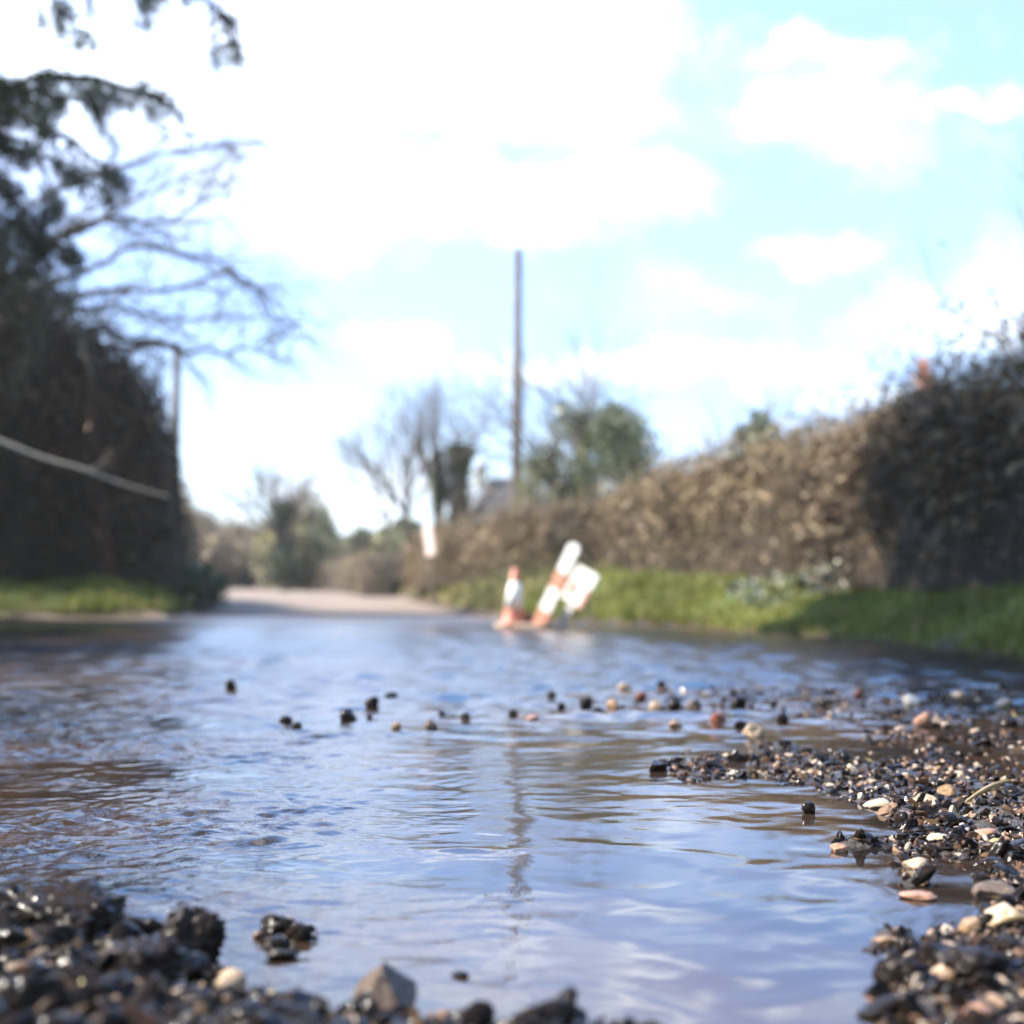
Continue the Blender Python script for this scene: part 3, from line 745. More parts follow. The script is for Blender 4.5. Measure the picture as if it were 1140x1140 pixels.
for idx, (px, py, w, hr, mk_, lab) in enumerate(STONES):
    c = G(px, py); D = c[1]; s = w / FPX * D / 2
    big = w > 55
    if mk_ == 'tar':
        Vr, Fr = rock(500 + idx, 5 if big else 4 if w > 28 else 3, 6, 0.6, 0.9, 0.3 if w > 14 else 0.12)
        if w > 14: Vr = Vr * (0.9 + 0.5 * np.abs(fbm(Vr * 4.2 + idx, 4, .6)))[:, None]
    else:
        Vr, Fr = rock(500 + idx, 4 if w > 18 else 3, 9, 0.5, 0.88, 0.14)
    if 'pyramid' in lab:
        Vr, Fr = ICO[5]; Vr = Vr.copy()
        for n_, d_ in (((-.75, -.2, .62), .42), ((.72, -.35, .6), .40), ((.1, .8, .6), .45), ((-.2, -.85, .35), .5)):
            n_ = np.array(n_) / np.linalg.norm(n_); Vr -= np.maximum(0, Vr @ n_ - d_)[:, None] * n_
        Vr += (Vr / np.linalg.norm(Vr, axis=1)[:, None]) * (0.07 * fbm(Vr * 2.5 + 9, 5, 0.6))[:, None]
        Vr = Vr * np.array([1.1, 1.1, 1.25])
    ang = rs.uniform(0, 2 * pi) if 'pyramid' not in lab else 0.2
    zmin, zmax = Vr[:, 2].min(), Vr[:, 2].max()
    h = w * hr / FPX * D
    Rm = np.array([[cos(ang), -sin(ang), 0], [sin(ang), cos(ang), 0], [0, 0, 1]])
    if not big and 'pyramid' not in lab: Vr = Vr @ Rm.T
    for ax in (0, 1): Vr[:, ax] -= (Vr[:, ax].max() + Vr[:, ax].min()) / 2
    Vr = Vr * np.array([s / abs(Vr[:, 0]).max(), s * .9 / abs(Vr[:, 1]).max(), 1])
    Vr[:, 2] = (Vr[:, 2] - zmin) / (zmax - zmin) * h * 1.12 - h * 0.26
    g0 = max(float(gz(c[0], D)[0]), 0.0)
    g0 = g0 * (1.0 if 'pyramid' in lab else 0.6 if (big or py > 1100) else 0.55)
    me = mesh_np('stone', Vr, Fr, True)
    kind_name = 'tarmac_lump' if (mk_ == 'tar' and w > 28) else ('pebble' if mk_ in ('stone_pale', 'stone_tan', 'stone_white', 'stone_pink') else 'stone')
    o = obj(kind_name, me, M[mk_], label=lab, cat='stone', group='loose stones in and around the puddle', loc=(c[0], D, g0 - h * 0.02))

# dead leaf and stalk fragments caught among the stones
lr = np.random.RandomState(55)
lx, ly, lz = bank_pts(420, 0.3, 1.9, 1.25, 4.6, 0.004, lr)
v, f = leaves(np.stack([lx, ly, lz + 0.010], -1), 0.011, .28, lr); 
lx, ly, lz = bank_pts(260, -0.8, 0.3, 1.15, 1.7, 0.004, lr)
v2, f2_ = leaves(np.stack([lx, ly, lz + 0.012], -1), 0.011, .25, lr)
v, f = merge([(v, f), (v2, f2_)])
M['litter'] = leaf_mat('dead_leaf_bits', [(0, (0.06, 0.035, 0.018)), (0.6, (0.16, 0.10, 0.05)), (1, (0.3, 0.24, 0.10))], pscale=5, rough=0.4)
obj('leaf_litter', mesh_np('litter', v, f), M['litter'], label='tiny brown leaf and stalk scraps caught among the bank stones', cat='leaf litter', kind='stuff')

# straw and twig litter on the right gravel
for (px0, py0, px1, py1, w, lab) in [(1075, 912, 1125, 886, .0035, 'yellowish straw stalk lying on the right gravel'), (1082, 903, 1118, 892, .002, 'short straw stalk crossing the longer one'),
                                     (1105, 1050, 1160, 1044, .003, 'brown twig on the near right mound')]:
    a_, b_ = G(px0, py0), G(px1, py1); mb = MB()
    n = 12; t = np.linspace(0, 1, n)
    xx = a_[0] + (b_[0] - a_[0]) * t; yy = a_[1] + (b_[1] - a_[1]) * t
    zb_ = max(float(gz(xx, yy).max()), 0) + 0.014
    mb.tube(np.stack([xx, yy, zb_ + 0.006 * np.sin(t * pi)], -1), w * (0.6 + 0.6 * np.sin(t * pi)), 8)
    obj('straw' if 'straw' in lab else 'twig', mb.mesh('straw', True), M['straw'], label=lab, cat='straw' if 'straw' in lab else 'twig')

# ------------------------------------------------------------------ vegetation helpers
def path_pts(path, t):
    path = np.asarray(path, float); d = np.linalg.norm(np.diff(path[:, :2], axis=0), axis=1); c = np.concatenate([[0], np.cumsum(d)])
    s = t * c[-1]
    P = np.stack([np.interp(s, c, path[:, k]) for k in range(path.shape[1])], -1)
    e = 0.05
    Q = np.stack([np.interp(s + e, c, path[:, k]) - np.interp(s - e, c, path[:, k]) for k in range(2)], -1)
    Q /= np.linalg.norm(Q, axis=1)[:, None] + 1e-9
    return P, Q, c[-1]

def hedge(name, label, path, width, m_leaf, n, size, seed, aspect=0.12, lump=0.22, m_core=None, up=0.4, cat='hedge', extra=None, top_fuzz=0.25, kind_name='twigs', endcap=0.5):
    """path rows: x, y, top z (of the centre line)"""
    r = np.random.RandomState(seed)
    root = thing(name, label, cat, (path[0][0], path[0][1], float(gz(path[0][0], path[0][1])[0])))
    o3 = np.array(root.location)
    # core
    nt_, na = 120, 26
    t = np.linspace(0, 1, nt_); P, Q, LN = path_pts(path, t)
    nrm = np.stack([Q[:, 1], -Q[:, 0]], -1)
    th = np.linspace(0, pi, na)
    g = gz(P[:, 0], P[:, 1])
    endf = np.sqrt(np.clip(np.minimum(t, 1 - t) * LN / endcap, 0, 1) * (2 - np.clip(np.minimum(t, 1 - t) * LN / endcap, 0, 1)))
    def section(th, endf, g, top, sc):
        c = np.sign(np.cos(th)) * np.abs(np.cos(th)) ** 0.45; s = np.abs(np.sin(th)) ** 0.5
        return c * width / 2 * (0.08 + 0.92 * endf) * sc, g - 0.05 + (top - g) * s * (0.35 + 0.65 * endf) * (0.96 if sc < 1 else 1)
    off, zz_ = section(th[None], endf[:, None], g[:, None], P[:, 2:3], 0.82)
    VX = P[:, 0:1] + nrm[:, 0:1] * off; VY = P[:, 1:2] + nrm[:, 1:2] * off
    nn = fbm(np.stack([VX, VY, zz_], -1) * 2.2 + seed, 3)
    nn = nn + 0.9 * fbm(np.stack([VX, VY, zz_], -1) * 0.9 + seed + 7, 2)
    off = off * (1 + lump * nn); VX = P[:, 0:1] + nrm[:, 0:1] * off; VY = P[:, 1:2] + nrm[:, 1:2] * off
    zz_ = g[:, None] + (zz_ - g[:, None]) * (0.93 + lump * 0.5 * nn)
    V = np.stack([VX, VY, zz_], -1).reshape(-1, 3) - o3
    i = np.arange(nt_ - 1)[:, None] * na; j = np.arange(na - 1)[None]
    F = np.stack([i + j, i + j + 1, i + na + j + 1, i + na + j], -1).reshape(-1, 4)
    mb = MB(); mb.add(V, F)
    for e in (0, nt_ - 1):
        ring = V[e * na:(e + 1) * na]; cc = ring.mean(0)
        jj = np.arange(na - 1); mb.add(np.concatenate([ring, cc[None]]), np.stack([jj, jj + 1, np.full(na - 1, na)], -1))
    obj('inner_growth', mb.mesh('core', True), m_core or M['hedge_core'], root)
    # twigs and leaves
    t = r.uniform(0, 1, n); P, Q, LN = path_pts(path, t)
    nrm = np.stack([Q[:, 1], -Q[:, 0]], -1); g = gz(P[:, 0], P[:, 1])
    ee = np.clip(np.minimum(t, 1 - t) * LN / endcap, 0, 1); ee = np.sqrt(ee * (2 - ee))
    th = r.uniform(0, pi, n)
    off, z = section(th, ee, g, P[:, 2], 1.0)
    depth = 1.02 - np.abs(r.normal(0, 0.11, n)) + 0.10 * r.exponential(1, n) * (r.rand(n) < .15)
    X0, Y0 = P[:, 0] + nrm[:, 0] * off, P[:, 1] + nrm[:, 1] * off
    nn = fbm(np.stack([X0, Y0, z], -1) * 2.2 + seed, 3)
    nn = nn + 0.9 * fbm(np.stack([X0, Y0, z], -1) * 0.9 + seed + 7, 2)
    off = off * depth * (1 + lump * nn)
    z = g + (z - g) * depth * (1 + lump * 0.5 * nn) + np.abs(r.normal(0, top_fuzz, n)) * (np.sin(th) > 0.8) * (r.rand(n) < 0.3)
    PT = np.stack([P[:, 0] + nrm[:, 0] * off, P[:, 1] + nrm[:, 1] * off, z], -1) - o3
    v, f = leaves(PT, size, aspect, r, up)
    obj(kind_name, mesh_np('twigs', v, f), m_leaf, root)
    if extra:
        mm, frac, sz, asp, nm, zcut = extra
        k = r.rand(n) < frac
        k &= (fbm(PT * 1.1 + 5, 3) > -0.05) & (PT[:, 2] < zcut)
        v, f = leaves(PT[k] * 1.0 + r.normal(0, 0.03, (k.sum(), 3)), sz, asp, r)
        obj(nm, mesh_np('leaves', v, f), mm, root)
    return root

def grow(mb, p, d, length, rad, lvl, r, spread=0.55, nb=4, curve=0.18, up=0.05, shrink=0.68, tips=None, sides=5, seg=5):
    pts = [np.array(p, float)]; dd = np.array(d, float); dd /= np.linalg.norm(dd)
    dirs = [dd]
    for k in range(seg):
        dd = dd + r.normal(0, curve, 3) * 0.5 + np.array([0, 0, up]); dd /= np.linalg.norm(dd)
        pts.append(pts[-1] + dd * length / seg); dirs.append(dd)
    radii = np.linspace(rad, rad * 0.55, seg + 1)
    mb.tube(pts, radii, sides if lvl > 1 else 3, cap=False)
    if lvl <= 0:
        if tips is not None: tips.append(pts[-1])
        return
    for k in range(nb):
        t = r.uniform(0.35, 1.0) if k else 1.0
        i = min(int(t * seg), seg); base = pts[i]
        n = r.normal(size=3); n -= (n @ dirs[i]) * dirs[i]; n /= np.linalg.norm(n)
        nd = dirs[i] + n * spread * r.uniform(0.6, 1.5)
        grow(mb, base, nd, length * shrink * r.uniform(0.75, 1.15), radii[i] * 0.62, lvl - 1, r, spread, nb, curve, up, shrink, tips, sides, seg)

def bare_tree(label, x, y, height, rad, seed, lvls=4, nb=4, lean=(0, 0, 1), trunk_frac=0.35, m=None, spread=0.55, name='bare_tree', mt=None, up=0.05, shrink=0.68):
    r = np.random.RandomState(seed); z0 = float(gz(x, y)[0])
    root = thing(name, label, 'tree', (x, y, z0 - 0.02))
    lean = np.array(lean, float); lean /= np.linalg.norm(lean)
    n = 7; t = np.linspace(0, 1, n); P = lean[None] * (t * height * trunk_frac)[:, None] + np.cumsum(r.normal(0, 0.012 * height * trunk_frac, (n, 3)), 0) * np.array([1, 1, 0]); P[0] = 0
    mb = MB(); mb.tube(P, rad * (1.25 - 0.5 * t ** 0.6), 10)
    obj('trunk', mb.mesh('trunk', True), mt or M['bark'], root)
    mb = MB(); tips = []
    L0 = height * (1 - trunk_frac) / (1 + shrink * 0.7 + shrink ** 2 * 0.5)
    for k in range(nb + 1):
        nrm_ = r.normal(size=3) * spread * 0.7; nrm_[2] = 0
        grow(mb, P[-1] if k < nb else P[-2], lean + nrm_ * (0.2 if k == 0 else 1.2), L0, rad * 0.55, lvls, r, spread, nb, 0.22, up, shrink, tips)
    obj('branches', mb.mesh('branches', True), m or M['twig'], root)
    return root, np.array(tips)

# ------------------------------------------------------------------ hedges
# tall dark hedge on the left, its end facing the puddle
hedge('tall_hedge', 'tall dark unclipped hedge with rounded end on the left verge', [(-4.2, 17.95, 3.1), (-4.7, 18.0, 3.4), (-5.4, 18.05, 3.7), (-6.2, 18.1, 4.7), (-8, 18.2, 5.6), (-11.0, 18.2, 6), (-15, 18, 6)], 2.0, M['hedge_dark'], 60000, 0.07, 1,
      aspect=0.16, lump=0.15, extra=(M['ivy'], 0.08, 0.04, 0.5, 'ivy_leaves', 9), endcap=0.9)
hedge('shade_hedge', 'unseen dark hedge added along the left bank to shade the verge and darken reflections', [(-7.4, 15.9, 3.5), (-7.1, 13.5, 3.3), (-6.9, 10, 2.6), (-6.5, 6, 2.8), (-6.3, 1, 2.8), (-6.3, -6, 2.9)], 1.5, M['hedge_dark'], 16000, 0.09, 19, lump=0.2)  # out of view; added to shade the left verge and darken the water reflections
# hedge running on along the far left of the lane
hedge('field_hedge', 'brown rounded hedge beyond the tall dark hedge, left of the dry road', [(-4.75, 19.4, 1.5), (-5.2, 21, 1.85), (-5.5, 22.5, 1.75), (-6.3, 26, 1.6), (-7.4, 30, 1.45)], 1.1, M['hedge_tan'], 16000, 0.06, 2, lump=0.25, endcap=1.2, extra=(M['ivy'], 0.12, 0.045, 0.5, 'ivy_leaves', 0.9))
hedge('field_hedge', 'brown hedge sloping down behind the bend of the dry road at left', [(-21, 73, 5.2), (-15.8, 69, 4.3), (-12, 65, 3.2), (-8.8, 61, 2.2), (-7.6, 58, 1.5)], 2.6, M['hedge_tan'], 12000, 0.13, 3, lump=0.25)
hedge('low_bush', 'low dark evergreen bush at the left verge end beside the dry road', [(-4.15, 17.6, 0.50), (-4.4, 19, 0.66), (-4.75, 21.2, 0.62), (-5.3, 24, 0.55)], 0.9, M['ivy'], 7000, 0.035, 4, aspect=0.5, lump=0.3, cat='bush', kind_name='leaves', top_fuzz=0.05)
# right hedge
hedge('roadside_hedge', 'long sunlit brown twiggy hedge along the right verge', [(-1.55, 28.5, 1.15), (-0.9, 25.5, 1.35), (-0.1, 23, 1.42), (0.75, 20, 1.45), (1.45, 17.6, 1.52), (2.1, 15.8, 1.72), (2.9, 14.0, 1.92), (3.4, 12.7, 2.02), (3.75, 11.7, 2.06)], 1.45, M['hedge_tan'], 70000, 0.05, 5, lump=0.24, top_fuzz=0.12)
hedge('roadside_hedge', 'dense near end of the hedge rising at right edge, shade painted into its twigs', [(2.9, 13.3, 1.4), (3.5, 11.6, 1.82), (3.75, 10.6, 2.0), (4.0, 9.6, 2.14), (4.4, 8.2, 2.25), (4.75, 6.6, 2.0), (5.0, 4.5, 2.0), (5.1, 1.5, 2.0), (5.2, -3, 2.0), (5.2, -9, 2.1)], 1.5, M['hedge_tan_shaded'], 80000, 0.06, 6, lump=0.24, endcap=2.0, top_fuzz=0.22,
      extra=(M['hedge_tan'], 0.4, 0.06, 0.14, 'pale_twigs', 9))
# low hedges beyond the bend
hedge('field_hedge', 'low brown hedge on the outside of the road bend', [(-2.7, 33, 1.15), (-4.4, 44, 1.2), (-6.8, 52, 1.35), (-11, 62, 1.5), (-22, 74, 1.6)], 1.8, M['hedge_tan'], 12000, 0.085, 7, lump=0.3)
hedge('field_hedge', 'distant grey-green hedgerow beneath the hill', [(-34, 120, 3.0), (-20, 112, 2.6), (-8, 104, 2.3), (4, 100, 2.2)], 3.2, M['evergreen'], 9000, 0.16, 8, lump=0.35, aspect=0.4)

def bush(name, label, x, y, rx, ry, h, m, n, size, seed, aspect=0.45, cat='bush', core=True, z0=None):
    r = np.random.RandomState(seed); g = float(gz(x, y)[0]) if z0 is None else z0
    root = thing(name, label, cat, (x, y, g - 0.02))
    if core:
        V, F = ICO[3]; V = V * (1 + 0.3 * fbm(V * 1.7 + seed, 3))[:, None] * np.array([rx, ry, h * 0.5]) * 0.8 + np.array([0, 0, h * 0.45])
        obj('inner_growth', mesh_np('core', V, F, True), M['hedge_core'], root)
    d = r.normal(size=(n, 3)); d /= np.linalg.norm(d, axis=1)[:, None]
    rad = (1 - np.abs(r.normal(0, 0.14, n))) * (1 + 0.35 * fbm(d * 1.9 + seed, 4))
    P = d * rad[:, None] * np.array([rx, ry, h * 0.52]) + np.array([0, 0, h * 0.48]); P = P[P[:, 2] > 0]
    v, f = leaves(P, size, aspect, r)
    obj('leaves', mesh_np('leaves', v, f), m, root)
    return root

M['sage'] = leaf_mat('sage_shrub_leaves', [(0, (0.13, 0.12, 0.05)), (0.6, (0.27, 0.25, 0.11)), (1, (0.4, 0.36, 0.2))], pscale=0.8)
for (x, y, rx, h, mk_, lab) in [(-8.9, 62, 1.3, 2.9, 'sage', 'yellowish green shrub right of the ivy-clad tree'), (-6.9, 66, 1.1, 1.9, 'evergreen', 'small dark shrub in the middle of the distant bend'),
                            (-10.9, 68, 1.6, 2.4, 'sage', 'pale shrub close to the ivy-clad tree foot'), (-5.2, 64, .9, 2.0, 'sage', 'slim green shrub beneath the leftmost bare tree'),
                            (-12.6, 60, 1.6, 1.7, 'hedge_tan', 'brown thicket left of the pale shrub'), (-3.4, 47, .6, 1.6, 'evergreen', 'narrow dark shrub at the foot of the bare trees')]:
    bush('shrub', lab, x, y, rx * 1.1, rx, h * 1.2, M[mk_], 3500, 0.11, int(abs(x) * 10))
bush('shrub', 'small dark leafy shrub peeping over the long sunlit hedge', 3.05, 17.6, .5, .45, 1.95, M['evergreen'], 3500, 0.05, 61)
bush('ivy_patch', 'patch of pale shiny leaves at the foot of the sunlit hedge', 2.35, 12.6, .5, .3, .26, M['pale_leaf'], 260, 0.035, 62, core=False, cat='ground plants', aspect=0.5)
bush('ivy_patch', 'second patch of pale shiny leaves nearer the dark hedge end', 2.85, 12.1, .5, .3, .28, M['pale_leaf'], 240, 0.035, 63, core=False, cat='ground plants', aspect=0.5)
bush('nettle_clump', 'yellow-green leafy clump on the verge by the dark hedge foot at left', -4.75, 19.2, .35, .35, .75, M['grass'], 1500, 0.04, 64, core=False, cat='plant', aspect=0.4)

# ------------------------------------------------------------------ grass
def grass(name, label, pts, m, h, seed, wid=0.006):
    r = np.random.RandomState(seed); n = len(pts)
    d = r.normal(0, 0.38, (n, 2)); hh = h * np.exp(r.normal(0, 0.35, n)) * np.clip(1 + 1.5 * fbm2(pts[:, 0], pts[:, 1], 2.6, 3, .5, seed + 1), .35, 2.4)
    P = np.stack([pts[:, 0], pts[:, 1], gz(pts[:, 0], pts[:, 1]) - 0.01], -1)
    a = r.uniform(0, pi, n); wv = np.stack([np.cos(a), np.sin(a), 0 * a], -1) * wid
    mid = P + np.stack([d[:, 0] * hh * .4, d[:, 1] * hh * .4, hh * 0.6], -1)
    tip = P + np.stack([d[:, 0] * hh * 1.1, d[:, 1] * hh * 1.1, hh], -1)
    V = np.stack([P - wv, P + wv, mid - wv * .8, mid + wv * .8, tip], 1).reshape(-1, 3)
    k = np.arange(n)[:, None] * 5
    F = np.concatenate([k + np.array([[0, 1, 3]]), k + np.array([[0, 3, 2]]), k + np.array([[2, 3, 4]])])
    return obj(name, mesh_np('grass', V, F), m, label=label, cat='grass', kind='stuff')

def verge_pts(n, edge, wmax, seed, dmin=0.05):
    r = np.random.RandomState(seed)
    P, Q, LN = path_pts(np.array(edge, float), r.uniform(0, 1, n))
    nr = np.stack([Q[:, 1], -Q[:, 0]], -1)
    off = dmin + (wmax - dmin) * r.uniform(0, 1, n) ** 1.1
    X = P[:, :2] + nr * off[:, None]
    k = fbm2(X[:, 0], X[:, 1], 2.5, 3, .5, seed) > -0.25 - 0.6 * (off > 0.25)
    rd = poly_sd(X[:, 0], X[:, 1], ROADPOLY)
    return X[k & (rd > dmin)]
redge = [(3.3, 2), (3.05, 5), (2.72, 7.5), (2.5, 9.4), (2.12, 11.6), (1.55, 13.0), (0.55, 14.3), (-0.25, 16)]
grass('verge_grass', 'green grass on the right verge in front of the hedge', verge_pts(75000, redge, 1.4, 3, 0.07), M['grass'], 0.048, 31)
grass('verge_grass', 'yellowish grass on the verge beside the dry road', verge_pts(16000, [(-0.25, 16), (-0.75, 18.5), (-1.0, 21), (-2.2, 30), (-4.6, 45)], 1.6, 4, 0.1), M['drygrass'], 0.13, 32, 0.012)
grass('verge_grass', 'dark green grass on the left verge before the tall hedge', verge_pts(30000, [(-3.72, 17.6), (-3.9, 16.2), (-5.75, 15.7), (-6.3, 14.6), (-5.9, 11), (-5.6, 8)], 1.7, 5, 0.1), M['grass'], 0.08, 33, 0.008)
grass('verge_grass', 'pale grass on the far outside of the road bend', verge_pts(7000, [(-4.6, 45), (-9, 60), (-18, 74)], 3, 6, 0.3), M['drygrass'], 0.25, 34, 0.04)

# ------------------------------------------------------------------ trees
bare_tree('reddish-barked bare tree rising out of the tall dark hedge, arching branches', -4.85, 17.3, 3.6, 0.085, 201, 1, 2, m=M['bark'], mt=M['bark_red'], trunk_frac=0.6, lean=(-0.08, 0, 1))
# arching bare boughs of the tree standing behind the tall hedge
def bough_tree():
    r = np.random.RandomState(42)
    x0, y0 = -8.0, 20.5
    root = thing('bare_tree', 'big leafless tree behind the tall dark hedge with drooping boughs over the road', 'tree', (x0, y0, float(gz(x0, y0)[0]) - .02))
    o3 = np.array(root.location)
    mb = MB(); mb.tube(np.array([[0, 0, 0], [.1, 0, 2.5], [.05, .1, 5], [-.1, 0, 7.4], [0.2, 0, 9.5]]), [.3, .24, .2, .14, .06], 12)
    obj('trunk', mb.mesh('trunk', True), M['bark'], root)
    D0 = 18.5
    paths = [[(0, 330), (80, 260), (160, 215), (240, 180)], [(0, 345), (90, 300), (150, 270), (210, 280), (280, 310), (328, 378)], [(0, 360), (110, 320), (200, 322), (250, 300), (300, 340)],
             [(20, 380), (110, 366), (170, 378), (205, 392)], [(0, 250), (100, 195), (190, 165), (280, 160)], [(40, 280), (110, 240), (180, 250), (220, 232), (255, 205)], [(0, 370), (140, 385), (240, 392), (300, 385)], [(30,340),(120,340),(190,360),(250,350)]]
    for k, pa in enumerate(paths):
        pts = np.array([W(p[0], p[1], D0 + 0.4 * np.sin(k * 2.1)) for p in pa]) - o3
        st = np.array([0, 0, pts[0][2] * 0.8])
        pts = np.vstack([st, pts]); t = np.linspace(0, 1, 16); tt = np.linspace(0, 1, len(pts))
        q = np.stack([np.interp(t, tt, pts[:, c]) for c in range(3)], -1); q[1:-1] = (q[:-2] + q[1:-1] * 2 + q[2:]) / 4
        q[1:] += r.normal(0, .03, (15, 3))
        mb = MB(); mb.tube(q, np.linspace(.05, .013, 16) if k != 3 else np.linspace(.07, .03, 16), 6)
        for i in range(5, 16):
            for s in range(3 if k != 3 else 1):
                d = q[min(i, 15)] - q[i - 1]; d /= np.linalg.norm(d)
                grow(mb, q[i], d + r.normal(0, .6, 3) + np.array([0, 0, -.05]), r.uniform(.4, .8), .011, 2, r, .6, 3, .25, -.05, .6, sides=3, seg=3)
        obj('bough', mb.mesh('bough', True), M['twig'] if k != 3 else M['bark'], root)
bough_tree()

# near conifer: trunk out of frame at left, drooping boughs reach in
def conifer():
    r = np.random.RandomState(9)
    x0, y0 = -6.9, 9.3
    root = thing('conifer_tree', 'dark conifer at the upper left with drooping needled boughs', 'tree', (x0, y0, float(gz(x0, y0)[0]) - .03))
    o3 = np.array(root.location)
    H = 16.5
    mb = MB(); t = np.linspace(0, 1, 12)
    mb.tube(np.stack([0.05 * np.sin(t * 6), 0.05 * np.cos(t * 5) - .05, t * H], -1), .34 * (1 - t) + .02, 12)
    obj('trunk', mb.mesh('trunk', True), M['bark'], root)
    def bough(pts, seed, dens=1.0, droop=0.35, w=0.45, needle=.034, nd=80, start=.12):
        rr = np.random.RandomState(seed)
        pts = np.array(pts); n = 30; t = np.linspace(0, 1, n)
        L_ = np.concatenate([[0], np.cumsum(np.linalg.norm(np.diff(pts, axis=0), axis=1))]); L_ /= L_[-1]
        q = np.stack([np.interp(t, L_, pts[:, c]) for c in range(3)], -1)
        for _ in range(2): q[1:-1] = (q[:-2] + q[1:-1] * 2 + q[2:]) / 4
        q[1:] += rr.normal(0, .018, (n - 1, 3))
        mb = MB(); mb.tube(q, np.linspace(.06, .010, n), 6)
        NP = []
        def needles(sp, ln):
            k = int(nd * ln / .45 * rr.uniform(.3, 1.5)) + 3
            a = rr.beta(1.6, 1.2, k); u_ = np.linspace(0, 1, len(sp))
            NP.append(np.stack([np.interp(a, u_, sp[:, c]) for c in range(3)], -1) + rr.normal(0, .036, (k, 3)))
        for i in range(int(n * start), n):
            for s in range(3):
                if rr.rand() > dens * .8: continue
                d = q[i] - q[i - 1]; d /= np.linalg.norm(d)
                side = rr.normal(0, 1, 3); side -= (side @ d) * d; side /= np.linalg.norm(side); side[2] *= .45
                dr = d * rr.uniform(.2, 1.1) + side * rr.uniform(.4, 1.2) + np.array([0, 0, -droop * rr.uniform(.1, 1.9)])
                dr /= np.linalg.norm(dr); ln = w * rr.lognormal(-.25, .5) * (1.15 - .6 * t[i])
                m_ = 7; u_ = np.linspace(0, 1, m_)[:, None]
                sp = q[i] + dr * u_ * ln + np.array([0, 0, -1]) * (u_ ** 2) * ln * droop + np.cumsum(rr.normal(0, .012, (m_, 3)), 0)
                mb.tube(sp, np.linspace(.009, .003, m_), 3, cap=False); needles(sp, ln)
                for j in range(rr.randint(1, 4)):
                    e = sp[rr.randint(2, 6)]; d2 = dr + rr.normal(0, .7, 3) + np.array([0, 0, -droop]); d2 /= np.linalg.norm(d2); l2 = ln * rr.uniform(.25, .6)
                    s2 = e + d2 * u_ * l2; mb.tube(s2, np.linspace(.005, .002, m_), 3, cap=False); needles(s2, l2)
        b = obj('bough', mb.mesh('bough', True), M['bark'], root)
        v, f = leaves(np.concatenate(NP), needle, .14, rr)
        obj('needles', mesh_np('needles', v, f), M['conifer'], b)
    def B(D, *pp): return [np.array([0.05, 0, W(pp[0][0], pp[0][1], D)[2] - o3[2] - .1])] + [W(p[0], p[1], D) - o3 for p in pp]
    K = dict(needle=.026, nd=230, start=.35)
    bough(B(10.0, (-160, 130), (0, 100), (60, 80), (115, 88), (190, 114)), 1, 1.0, .35, .30, **K)
    bough(B(10.3, (-160, 110), (-10, 96), (50, 84), (100, 92), (150, 104)), 11, .9, .5, .24, **K)
    bough(B(9.6, (-160, 110), (0, 120), (50, 142), (90, 168), (128, 200)), 2, 1.0, .3, .26, **K)
    bough(B(9.8, (-160, 130), (-10, 140), (30, 165), (60, 200), (75, 240)), 12, .9, .3, .26, **K)
    bough(B(10.4, (-160, 200), (0, 212), (35, 240), (80, 290)), 3, 1.0, .4, .26, **K)
    bough(B(10.0, (-160, 160), (-30, 175), (10, 200), (25, 235)), 13, 1.0, .5, .28, **K)
    bough(B(9.8, (-160, 150), (0, 165), (55, 182), (112, 216)), 21, 1.0, .35, .28, **K)
    bough(B(10.2, (-170, 215), (-20, 232), (40, 262), (95, 300)), 22, .9, .4, .28, **K)
    bough(B(10.1, (-160, 60), (-20, 88), (40, 100), (105, 122)), 23, 1.0, .45, .30, **K)
    bough(B(9.9, (-180, 240), (-20, 255), (20, 285), (60, 325)), 7, 1.0, .4, .28, **K)
    bough(B(10.2, (-180, -60), (20, -50), (150, -32), (215, -18), (272, 36)), 4, 1.0, .6, .26, needle=.03, nd=150, start=.3)
    bough(B(9.5, (-160, -30), (0, -34), (50, -14), (75, 22)), 5, .8, .6, .24, needle=.03, nd=150, start=.3)
    bough(B(10.6, (-160, -60), (40, -60), (130, -38), (165, 2)), 6, .7, .8, .24, needle=.03, nd=130, start=.3)
    NB = 60
    for k in range(NB):
        z = 6.3 + (H - 6.5) * (k / NB); a = k * 2.4 + r.uniform(-.3, .3); L = (3.7 * (1 - (z - 5.6) / (H - 4.6)) ** .5 + .4) * r.uniform(.8, 1.1)
        dx, dy = cos(a), sin(a)
        if dy < -.3 and z < 7.5: L *= .6
        pts = [np.array([0, 0, z]), np.array([dx * L * .5, dy * L * .5, z + .15]), np.array([dx * L, dy * L, z - .3])]
        bough(pts, 100 + k, .6, .5, .85, needle=.13, nd=100)
conifer()

# pale dead branch hanging across the dark hedge
mb = MB(); pts = np.array([W(px, py, 15.9) for px, py in [(-40, 478), (5, 493), (45, 510), (98, 523), (130, 537), (188, 553)]])
t = np.linspace(0, 1, 24); q = np.stack([np.interp(t, np.linspace(0, 1, 6), pts[:, c]) for c in range(3)], -1)
for _ in range(3): q[1:-1] = (q[:-2] + 2 * q[1:-1] + q[2:]) / 4
o_ = q[0].copy(); mb.tube(q - o_, np.linspace(.034, .008, 24), 8)
grow(mb, q[14] - o_, (1, .1, .5), .3, .008, 1, np.random.RandomState(3), sides=4)
obj('dead_branch', mb.mesh('dead_branch', True), M['bark_pale'], label='pale dead branch sagging across the front of the tall dark hedge', cat='branch', loc=o_)

